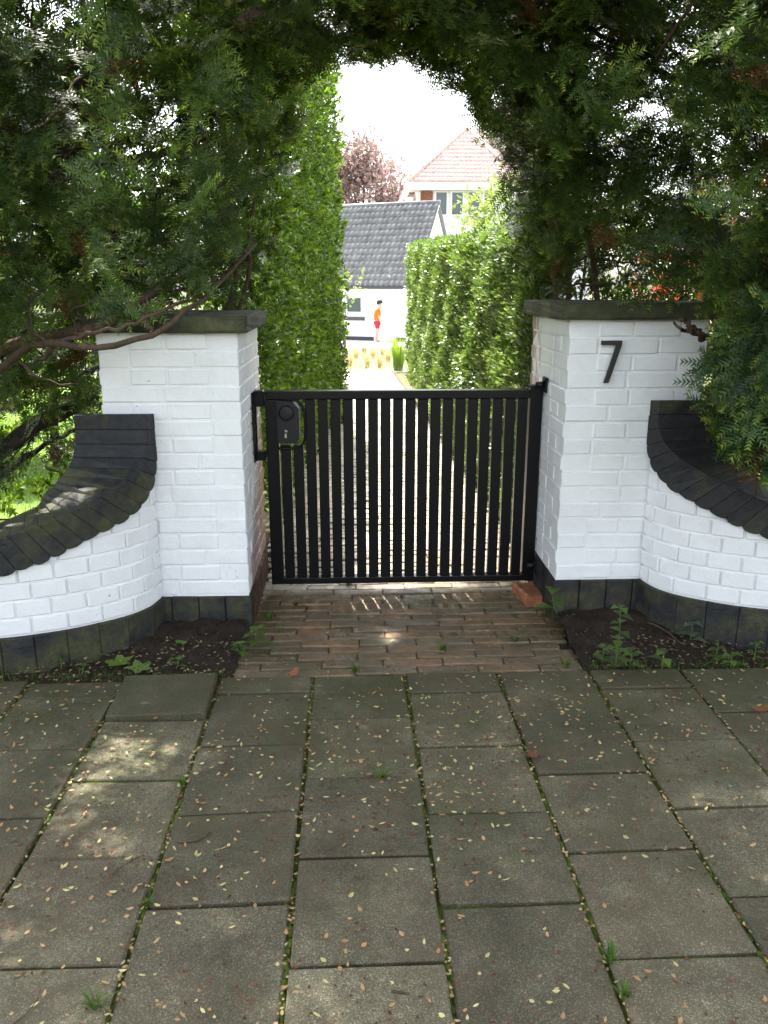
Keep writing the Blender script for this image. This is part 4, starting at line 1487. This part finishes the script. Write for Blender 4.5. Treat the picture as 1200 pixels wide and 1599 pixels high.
# rear, higher roof
prism('wall', [(8.0, 56, -.9), (16, 56, -.9), (16, 66, -.9), (8.0, 66, -.9)], [(8.0, 56, 7.6), (16, 56, 7.6), (16, 66, 7.6), (8.0, 66, 7.6)], M['white_wall'], villa)
bm = bmesh.new()
vv = [bm.verts.new(p) for p in ((5.4, 55.6, 7.6), (16.5, 55.6, 7.6), (16.5, 66.5, 7.6), (5.4, 66.5, 7.6), (10.6, 60, 13.2), (12.5, 62, 13.2))]
for f in ((0, 1, 5, 4), (1, 2, 5), (2, 3, 4, 5), (3, 0, 4), (3, 2, 1, 0)): bm.faces.new([vv[i] for i in f])
bmesh.ops.recalc_face_normals(bm, faces=bm.faces[:])
vr2 = link('roof', bm_mesh(bm), M['tile_red'], villa)
hip_face((5.4, 55.6, 7.6), (16.5, 55.6, 7.6), (10.6, 60, 13.2), (12.5, 60, 13.2), 46, 20, vr2)
# lower side roof on the left
prism('wall', [(1.9, 48.4, -.9), (3.74, 48.4, -.9), (3.74, 56, -.9), (1.9, 56, -.9)], [(1.9, 48.4, 4.6), (3.74, 48.4, 4.6), (3.74, 56, 4.6), (1.9, 56, 4.6)], M['redbrick'], villa)
bm = bmesh.new()
vv = [bm.verts.new(p) for p in ((1.4, 47.7, 4.5), (4.1, 47.7, 4.5), (4.1, 56, 4.5), (1.4, 56, 4.5), (3.7, 49.6, 6.35), (3.7, 56, 6.35), (4.1, 49.6, 6.35), (4.1, 56, 6.35))]
for f in ((0, 1, 6, 4), (3, 0, 4, 5), (4, 6, 7, 5), (1, 2, 7, 6), (3, 2, 1, 0), (2, 3, 5, 7)): bm.faces.new([vv[i] for i in f])
bmesh.ops.recalc_face_normals(bm, faces=bm.faces[:])
vr3 = link('roof', bm_mesh(bm), M['tile_red'], villa)
hip_face((1.4, 47.7, 4.5), (4.1, 47.7, 4.5), (3.7, 49.6, 6.35), (4.1, 49.6, 6.35), 12, 8, vr3)
V, T = tube_arrays([(1.4, 47.7, 4.58), (3.7, 49.6, 6.45)], .1, 8)
link('hip_ridge', np_mesh('r', V, T), M['tile_red'], vr3)
box_obj('rooflight', (3.15, 48.6, 5.55), (3.6, 49.0, 6.0), M['white_gloss'], vr3, .01)
box_obj('brick_panel', (4.0, 48.42, 5.1), (4.68, 48.49, 6.3), M['redbrick'], villa, .005)
for xa, xb in ((4.78, 5.55), (5.68, 6.45), (6.6, 7.4), (7.5, 8.3)):
    wf = box_obj('window', (xa, 48.40, 5.0), (xb, 48.495, 6.32), M['white_gloss'], villa, .01)
    box_obj('pane', (xa + .09, 48.385, 5.08), (xb - .09, 48.397, 6.24), M['glass'], wf, 0)

# ------------------------------------------------------------------ person by the garage
def skin_mesh(name, joints, edges, mat, parent, sub=2):
    me = bpy.data.meshes.new(name)
    me.from_pydata([j[0] for j in joints], edges, [])
    o = link(name, me, mat, parent)
    md = o.modifiers.new('skin', 'SKIN')
    md.use_smooth_shade = True
    for i, j in enumerate(joints):
        r = j[1] if isinstance(j[1], tuple) else (j[1], j[1])
        me.skin_vertices[0].data[i].radius = r
        me.skin_vertices[0].data[i].use_root = i == 0
    s = o.modifiers.new('sub', 'SUBSURF')
    s.levels = s.render_levels = sub
    return o


PX, PY = 1.06, 33.05
PZ = ground_z(PY) - .03
person = thing('person', (PX, PY, PZ), 'person in an orange shirt and red shorts standing by the garage', 'person')
M['skin'] = simple('skin', (.48, .27, .19), .55, .4, 0, .05)
M['shirt'] = simple('orange_shirt', (.50, .11, .006), .8, .2, 0, .1, 12)
M['shorts'] = simple('red_shorts', (.34, .02, .035), .8, .2, 0, .1, 12)
M['hair'] = simple('dark_hair', (.015, .011, .009), .6, .3)
# faces +x (to the right), leaning a little forward
J = [((0, 0, .80), (.13, .10)), ((.01, 0, .95), (.13, .105)), ((.02, 0, 1.12), (.15, .11)), ((.035, 0, 1.24), (.14, .10)), ((.055, 0, 1.30), .06), ((.08, 0, 1.345), .058),
     ((.105, 0, 1.41), (.10, .085)), ((.11, 0, 1.50), (.10, .085)),
     ((.03, -.16, 1.23), .05), ((.05, -.19, 1.0), .04), ((.12, -.18, .80), .03), ((.14, -.18, .74), (.022, .035)),
     ((.03, .16, 1.23), .05), ((.05, .19, 1.0), .04), ((.12, .18, .80), .03), ((.14, .18, .74), (.022, .035)),
     ((0, -.09, .74), .085), ((.02, -.095, .44), .055), ((-.02, -.095, .10), .036), ((.0, -.095, .045), .04), ((.11, -.10, .03), .032),
     ((0, .09, .74), .085), ((.0, .095, .44), .055), ((-.05, .095, .10), .036), ((-.03, .095, .045), .04), ((.08, .10, .03), .032)]
Ed = [(0, 1), (1, 2), (2, 3), (3, 4), (4, 5), (5, 6), (6, 7), (3, 8), (8, 9), (9, 10), (10, 11), (3, 12), (12, 13), (13, 14), (14, 15), (0, 16), (16, 17), (17, 18), (18, 19), (19, 20), (0, 21), (21, 22), (22, 23), (23, 24), (24, 25)]
for h in (11, 15):
    b = np.array(J[h][0])
    for q, (dx, dl) in enumerate(((.03, .05), (.018, .085), (.005, .095), (-.008, .09), (-.02, .07))):
        J.append((tuple(b + np.array([dx * .7, 0, -.03])), .009))
        J.append((tuple(b + np.array([dx * (1.6 if q == 0 else 1.0) + .004, 0, -dl])), .007))
        Ed += [(h, len(J) - 2), (len(J) - 2, len(J) - 1)]
J = [((p[0] + PX, p[1] + PY, p[2] + PZ), r) for p, r in J]
skin_mesh('body', J, Ed, M['skin'], person)
Sh = [((-.01, 0, .80), (.18, .15)), ((.0, 0, .97), (.175, .145)), ((.01, 0, 1.12), (.185, .15)), ((.035, 0, 1.25), (.15, .11)), ((.05, 0, 1.31), .07), ((.03, -.17, 1.23), .065), ((.045, -.195, 1.02), .06), ((.03, .17, 1.23), .065), ((.045, .195, 1.02), .06)]
skin_mesh('shirt', [((p[0] + PX, p[1] + PY, p[2] + PZ), r) for p, r in Sh], [(0, 1), (1, 2), (2, 3), (3, 4), (3, 5), (5, 6), (3, 7), (7, 8)], M['shirt'], person)
So = [((0, 0, .84), (.14, .12)), ((0, -.09, .74), .105), ((.015, -.095, .50), .09), ((0, .09, .74), .105), ((.0, .095, .50), .09)]
skin_mesh('shorts', [((p[0] + PX, p[1] + PY, p[2] + PZ), r) for p, r in So], [(0, 1), (1, 2), (0, 3), (3, 4)], M['shorts'], person)
bm = bmesh.new()
bmesh.ops.create_uvsphere(bm, u_segments=16, v_segments=10, radius=1)
for v in bm.verts:
    c_ = v.co
    v.co = Vector((c_.x * .125 + PX + .095, c_.y * .112 + PY, max(c_.z, -.2 - .8 * max(0, -c_.x)) * .125 + PZ + 1.515))
link('hair', bm_mesh(bm, sm=True), M['hair'], person)
bm = bmesh.new()
bm_box(bm, (PX + .195, PY - .014, PZ + 1.42), (PX + .222, PY + .014, PZ + 1.47), .008, 2)
for s in (-1, 1):
    bm_box(bm, (PX + .09, PY + s * .098 - .012, PZ + 1.41), (PX + .125, PY + s * .098 + .012, PZ + 1.47), .008, 2)
link('face_features', bm_mesh(bm), M['skin'], person)

# ------------------------------------------------------------------ small things on the ground
lb_ = thing('loose_brick', (.735, 3.06, 0), 'loose orange brick lying at the foot of the gate beside the right pillar', 'brick')
bm = bmesh.new()
bm_box(bm, (-.045, -.09, 0), (.045, .09, .052), .007, 2)
for v in bm.verts: v.co += Vector(rng.normal(0, .0022, 3))
o = link('brick_body', bm_mesh(bm), M['orange_brick'], lb_)
o.location = (.728, 3.13, -.014); o.rotation_euler = (R_(-2), R_(4), R_(8))
o.matrix_parent_inverse = Matrix.Translation(-lb_.location)

ks = box_obj('edging_stone', (.772, 2.49, -.08), (.822, 2.83, .012), M['kerb'], None, .008, 2)
ks.rotation_euler = (0, 0, R_(-2)); ks.location = (.02, .03, 0)
tag(ks, 'narrow mossy stone edging the brick path before the right pillar', 'edging stone')

# fallen seeds: hundreds of papery discs on slabs, bricks and soil
def litter(n, lo, hi, L, Wd, cols, dens=None, z0=.003):
    p = np.stack([rng.uniform(lo[0], hi[0], n), rng.uniform(lo[1], hi[1], n), np.full(n, z0)], 1)
    if dens is not None:
        p = p[rng.random(n) < dens(p[:, 0], p[:, 1])]
    n = len(p)
    p[:, 2] += rng.uniform(0, .003, n)
    az = rng.uniform(0, 6.283, n)
    l = L * rng.uniform(.4, 1.3, n)
    w = Wd * rng.uniform(.7, 1.2, n)
    d = np.stack([np.cos(az), np.sin(az), rng.normal(0, .12, n)], 1)
    s = np.stack([-np.sin(az), np.cos(az), rng.normal(0, .2, n)], 1)
    up_ = np.array([0, 0, 1.0])
    c = rng.uniform(0, .22, n)[:, None] * l[:, None] * up_
    V = np.stack([p - d * l[:, None] / 2 + c, p - d * l[:, None] * .1 + s * w[:, None] / 2 + c * .3, p + d * l[:, None] * .25 + s * w[:, None] * .4 + c * .3, p + d * l[:, None] / 2 + c, p + d * l[:, None] * .2 - s * w[:, None] * .45 + c * .4, p - d * l[:, None] * .15 - s * w[:, None] / 2 + c * .3], 1)
    V[:, :, 2] = np.maximum(V[:, :, 2], z0 - .0005)
    T = np.array([(0, 5, 1), (1, 5, 4), (1, 4, 2), (2, 4, 3)])[None] + (np.arange(n) * 6)[:, None, None]
    C = np.repeat(lerp_col(*cols, n), 6, 0)
    return V.reshape(-1, 3), T.reshape(-1, 3), C


_cc = rng.uniform((-1.5, .6), (1.8, 2.46), (46, 2))
_cr = rng.uniform(.05, .22, 46)


def clus(x, y):
    d = np.full(len(x), .16)
    for (cx, cy), r in zip(_cc, _cr):
        d += .55 * np.exp(-((x - cx) ** 2 + (y - cy) ** 2) / (2 * r * r))
    d += .22 * np.clip((y - 1.9) * 2, 0, 1) + .12 * np.clip((x - .4) * 2, 0, 1) * (y > 1.4)
    return np.clip(d, 0, 1)


fs = [litter(1700, (-1.6, .55), (1.9, 2.46), .0155, .0068, ((.36, .32, .13), (.62, .55, .26)), clus),
      litter(2300, (-1.6, .55), (1.9, 2.46), .0155, .0072, ((.32, .18, .08), (.50, .30, .14)), clus),
      litter(6500, (-1.6, .55), (1.9, 2.46), .010, .006, ((.07, .02, .012), (.17, .06, .03)), clus),
      litter(500, (-.4, 2.46), (.78, 3.2), .0125, .006, ((.2, .11, .05), (.45, .36, .18)), None, .004),
      litter(650, (-1.4, 2.44), (-.42, 2.85), .016, .007, ((.045, .025, .016), (.34, .26, .13)), None, .02),
      litter(650, (.8, 2.44), (1.7, 2.85), .016, .007, ((.045, .025, .016), (.34, .26, .13)), None, .02)]
# more of them caught in the slab joints
jl = []
for k in range(-5, 7):
    n = 120
    v, t, c = litter(n, (-.136 + k * PITCHX - .007, .6), (-.136 + k * PITCHX + .007, 2.46), .011, .006, ((.15, .06, .03), (.5, .42, .2)), None, -.004)
    jl.append((v, t, c))
V, T, C, o_ = [], [], [], 0
for v, t, c in fs + jl:
    V.append(v); T.append(t + o_); C.append(c); o_ += len(v)
tag(link('fallen_seeds', np_mesh('seeds', np.concatenate(V), np.concatenate(T), np.concatenate(C)), M['litter']), 'papery tan seeds and petals scattered over paving and soil', 'litter', kind='stuff')

V, T, C = blades(420, (-1.5, 2.455), (-.42, 2.50), .022, .0016, ((.05, .09, .016), (.12, .18, .03)), -.004, .7)
V2, T2, C2 = blades(520, (.80, 2.455), (1.8, 2.51), .024, .0016, ((.05, .09, .016), (.12, .18, .03)), -.004, .7)
V, T, C = np.concatenate([V, V2]), np.concatenate([T, T2 + len(V)]), np.concatenate([C, C2])
tag(link('edge_grass', np_mesh('eg', V, T, C), M['grass']), 'sparse grass fringe where soil meets the paving slabs', 'grass', kind='stuff')

# moss cushions in the joints
mv = []
mc = []
for k in range(-6, 8):
    for _ in range(260):
        yv = rng.uniform(.5, 2.46)
        if math.sin(yv * 6 + k * 2.2) + rng.normal(0, .6) < .1: continue
        c = np.array([-.136 + k * PITCHX + rng.normal(0, .003), yv, -.008])
        r = rng.uniform(.003, .007)
        th = np.arange(6) * math.pi / 3 + rng.uniform(0, 1)
        v = np.concatenate([c + np.stack([np.cos(th) * r, np.sin(th) * r * 2.2, np.zeros(6)], 1), c[None] + np.array([[0, 0, r * .9]])])
        mv.append((v, np.array([(i, (i + 1) % 6, 6) for i in range(6)])))
        mc.append(np.repeat(lerp_col((.045, .07, .008), (.13, .18, .022), 1), 7, 0))
V, T = join_arrays(mv)
tag(link('joint_moss', np_mesh('moss', V, T, np.concatenate(mc)), M['grass']), 'green moss filling the joints between paving slabs', 'moss', kind='stuff')

# grass tufts in the brick path and slab joints
GRN = ((.05, .10, .018), (.13, .21, .035))
for px, py, h, lb in [(420, 968, .05, 'grass tuft by the corner of the left pillar'), (438, 988, .035, 'small grass tuft on the path near the left soil'), (555, 1046, .035, 'low green tuft where bricks meet slabs, left of centre'), (805, 1002, .03, 'tiny tuft near the right end of the brick path'), (886, 1040, .035, 'low green tuft at the right corner of the brick path'), (690, 1015, .03, 'tiny tuft in the middle of the brick path'), (595, 1215, .03, 'small tuft in the slab joint below the path'), (955, 1500, .04, 'leafy sprout in the joint at lower right'), (975, 1555, .03, 'green sprout near the lower right corner'), (150, 1570, .04, 'green sprout near the lower left corner'), (285, 1222, .02, 'tiny green sprout in the left slab joint'), (232, 1412, .02, 'tiny sprout where four left slabs meet'), (545, 912, .04, 'grass tuft beneath the gate, left of centre'), (462, 945, .03, 'tuft of grass between bricks beneath the gate edge')]:
    p = gz(px, py)
    tuft('grass_tuft', (p[0], p[1], -.004), h, h * .9, 26, GRN, lb, 'green tufts in the paving', 'grass tuft', .0018, 1.0)
p = gz(8, 1052)
tuft('grass_clump', (p[0] - .02, p[1] - .0, 0), .10, .11, 22, GRN, 'arching grass clump under the left wing wall', None, 'grass clump', .003, 1.2)


def weed(px, py, h, nn, L, label, cols=GRN, name='weed', zg=.02, lean=(0, 0)):
    p = gz(px, py, zg)
    t = thing(name, (p[0], p[1], zg), label, 'weed', 'weeds in the soil by the walls')
    P = spline([p + np.array([0, 0, -.01]), p + np.array([lean[0] * .5 + rng.normal(0, .004), lean[1] * .5, h * .5]), p + np.array([lean[0], lean[1], h])], 8)
    V, T = tube_arrays(P, np.linspace(.0022, .001, 8), 5)
    link('stem', np_mesh('stem', V, T), M['weedstem'], t)
    for i in range(nn):
        f = (i + 1) / nn
        o = P[min(7, int(f * 7.99))]
        az = i * 2.4 + rng.uniform(-.5, .5)
        L_ = L * 1.35
        d = np.array([math.cos(az), math.sin(az), rng.uniform(.0, .5)])
        v, tr = leaf_blade(o, d, np.array([0, 0, 1.0]), L_ * rng.uniform(.7, 1.15) * (1.15 - .4 * f), L_ * .6, .2, .3)
        link('leaf', np_mesh('leaf', v, tr, np.repeat(lerp_col(*cols, 1), 5, 0)), M['leaf'], t)
    return t


M['weedstem'] = simple('weed_stem', (.10, .14, .04), .6, .3)
weed(962, 1035, .20, 18, .042, 'tall bushy green weed in the soil before the right pillar')
weed(940, 1030, .05, 8, .03, 'low leafy weed beside the tall one')
weed(985, 1035, .05, 8, .035, 'spreading weed at the right of the tall one')
weed(875, 965, .10, 4, .08, 'long-leaved weed at the corner of the right pillar', lean=(-.04, -.01))
weed(892, 972, .03, 6, .025, 'small rosette weed at the foot of the right pillar')
weed(1078, 1000, .07, 6, .045, 'grey-green sprig leaning on the right wing plinth', ((.09, .14, .08), (.16, .22, .13)))
weed(1035, 1040, .05, 5, .045, 'broad-leaved seedling on the soil edge below the sprig')
weed(1120, 1030, .05, 7, .035, 'seedling left of the pair by the right wing plinth')
weed(1142, 1038, .04, 6, .035, 'seedling between others by the right wing plinth')
weed(1178, 1028, .06, 6, .03, 'last seedling towards the right picture edge')
weed(402, 1005, .055, 9, .04, 'leafy weed in the soil beside the left edge of the path')
weed(375, 1018, .03, 9, .03, 'low weed between left soil and the brick path')
weed(95, 1040, .03, 5, .02, 'tiny seedling under the left wing plinth')
weed(128, 1048, .025, 6, .022, 'tiny star-shaped seedling near the left slabs')
weed(275, 1040, .03, 6, .025, 'small seedling right of the two big fallen leaves')
weed(218, 995, .025, 6, .022, 'small weed where left plinth meets soil')


def flat_leaf(name, px, py, L, col, label, zg=.01, rot=0.0, lobes=True, curl=.2, group=None, cat='leaf'):
    p = gz(px, py, zg)
    n = 18
    V = [np.array([0, 0, .004])]
    for i in range(n):
        a = 2 * math.pi * i / n
        r = L / 2 * (1 + (.28 * math.cos(5 * a) if lobes else 0) + rng.normal(0, .05))
        x, y = r * math.cos(a), r * math.sin(a) * (.85 if lobes else .55)
        V.append(np.array([x, y, .002 + curl * (x * x + y * y) / L + rng.uniform(0, .003)]))
    T = [(0, 1 + i, 1 + (i + 1) % n) for i in range(n)]
    o = link(name, np_mesh(name, np.array(V), T, np.tile(np.array(col), (n + 1, 1)) * (1 + rng.normal(0, .08, (n + 1, 1)))), M['leaf'])
    o.location = p
    o.rotation_euler = (0, 0, rot)
    return tag(o, label, cat, group)


flat_leaf('fallen_leaf', 186, 1036, .085, (.16, .27, .05), 'left one of two big green leaves on the soil', .012, .6, True, .35, 'fallen leaves')
flat_leaf('fallen_leaf', 219, 1044, .085, (.18, .29, .06), 'right one of two big green leaves on the soil', .014, 2.1, True, .2, 'fallen leaves')
flat_leaf('fallen_leaf', 283, 1004, .05, (.14, .25, .06), 'single oval green leaf on the dark left soil', .02, -.5, False, .2, 'fallen leaves')
flat_leaf('fallen_leaf', 457, 1057, .055, (.34, .13, .08), 'curled pinkish-brown dead leaf at the pavement edge', .004, 1.0, False, 1.4, 'fallen leaves')
flat_leaf('fallen_leaf', 1188, 1110, .06, (.30, .12, .05), 'brown dead leaf at the right picture edge', .004, .2, False, .8, 'fallen leaves')
flat_leaf('fallen_leaf', 832, 1183, .035, (.24, .10, .06), 'small curled brown leaf in a right slab joint', .003, .9, True, 1.0, 'fallen leaves')
for (a, b, c_, lb) in [((278, 1315), (328, 1300), .003, 'short brown twig across a left slab'), ((172, 1365), (218, 1338), .0025, 'dark thin twig on the lower left slab'), ((20, 1600), (60, 1560), .0022, 'pale straw at the lower left corner'), ((612, 1548), (640, 1552), .003, 'dark forked twig at the bottom centre')]:
    p, q = gz(*a, .005), gz(*b, .005)
    V, T = tube_arrays(spline([p, (p + q) / 2 + rng.normal(0, .004, 3) * np.array([1, 1, .2]), q], 9), np.linspace(c_, c_ * .5, 9), 6)
    tag(link('twig', np_mesh('twig', V, T), M['bark']), lb, 'twig', 'twigs on the pavement')
p = [gz(1012, 972, .03), gz(1040, 985, .03), gz(1065, 1005, .025)]
V, T = tube_arrays(spline(p, 12, .002), np.linspace(.004, .002, 12), 6)
tag(link('dead_stick', np_mesh('stick', V, T), M['bark']), 'thin brown stick lying on soil by the right plinth', 'stick')
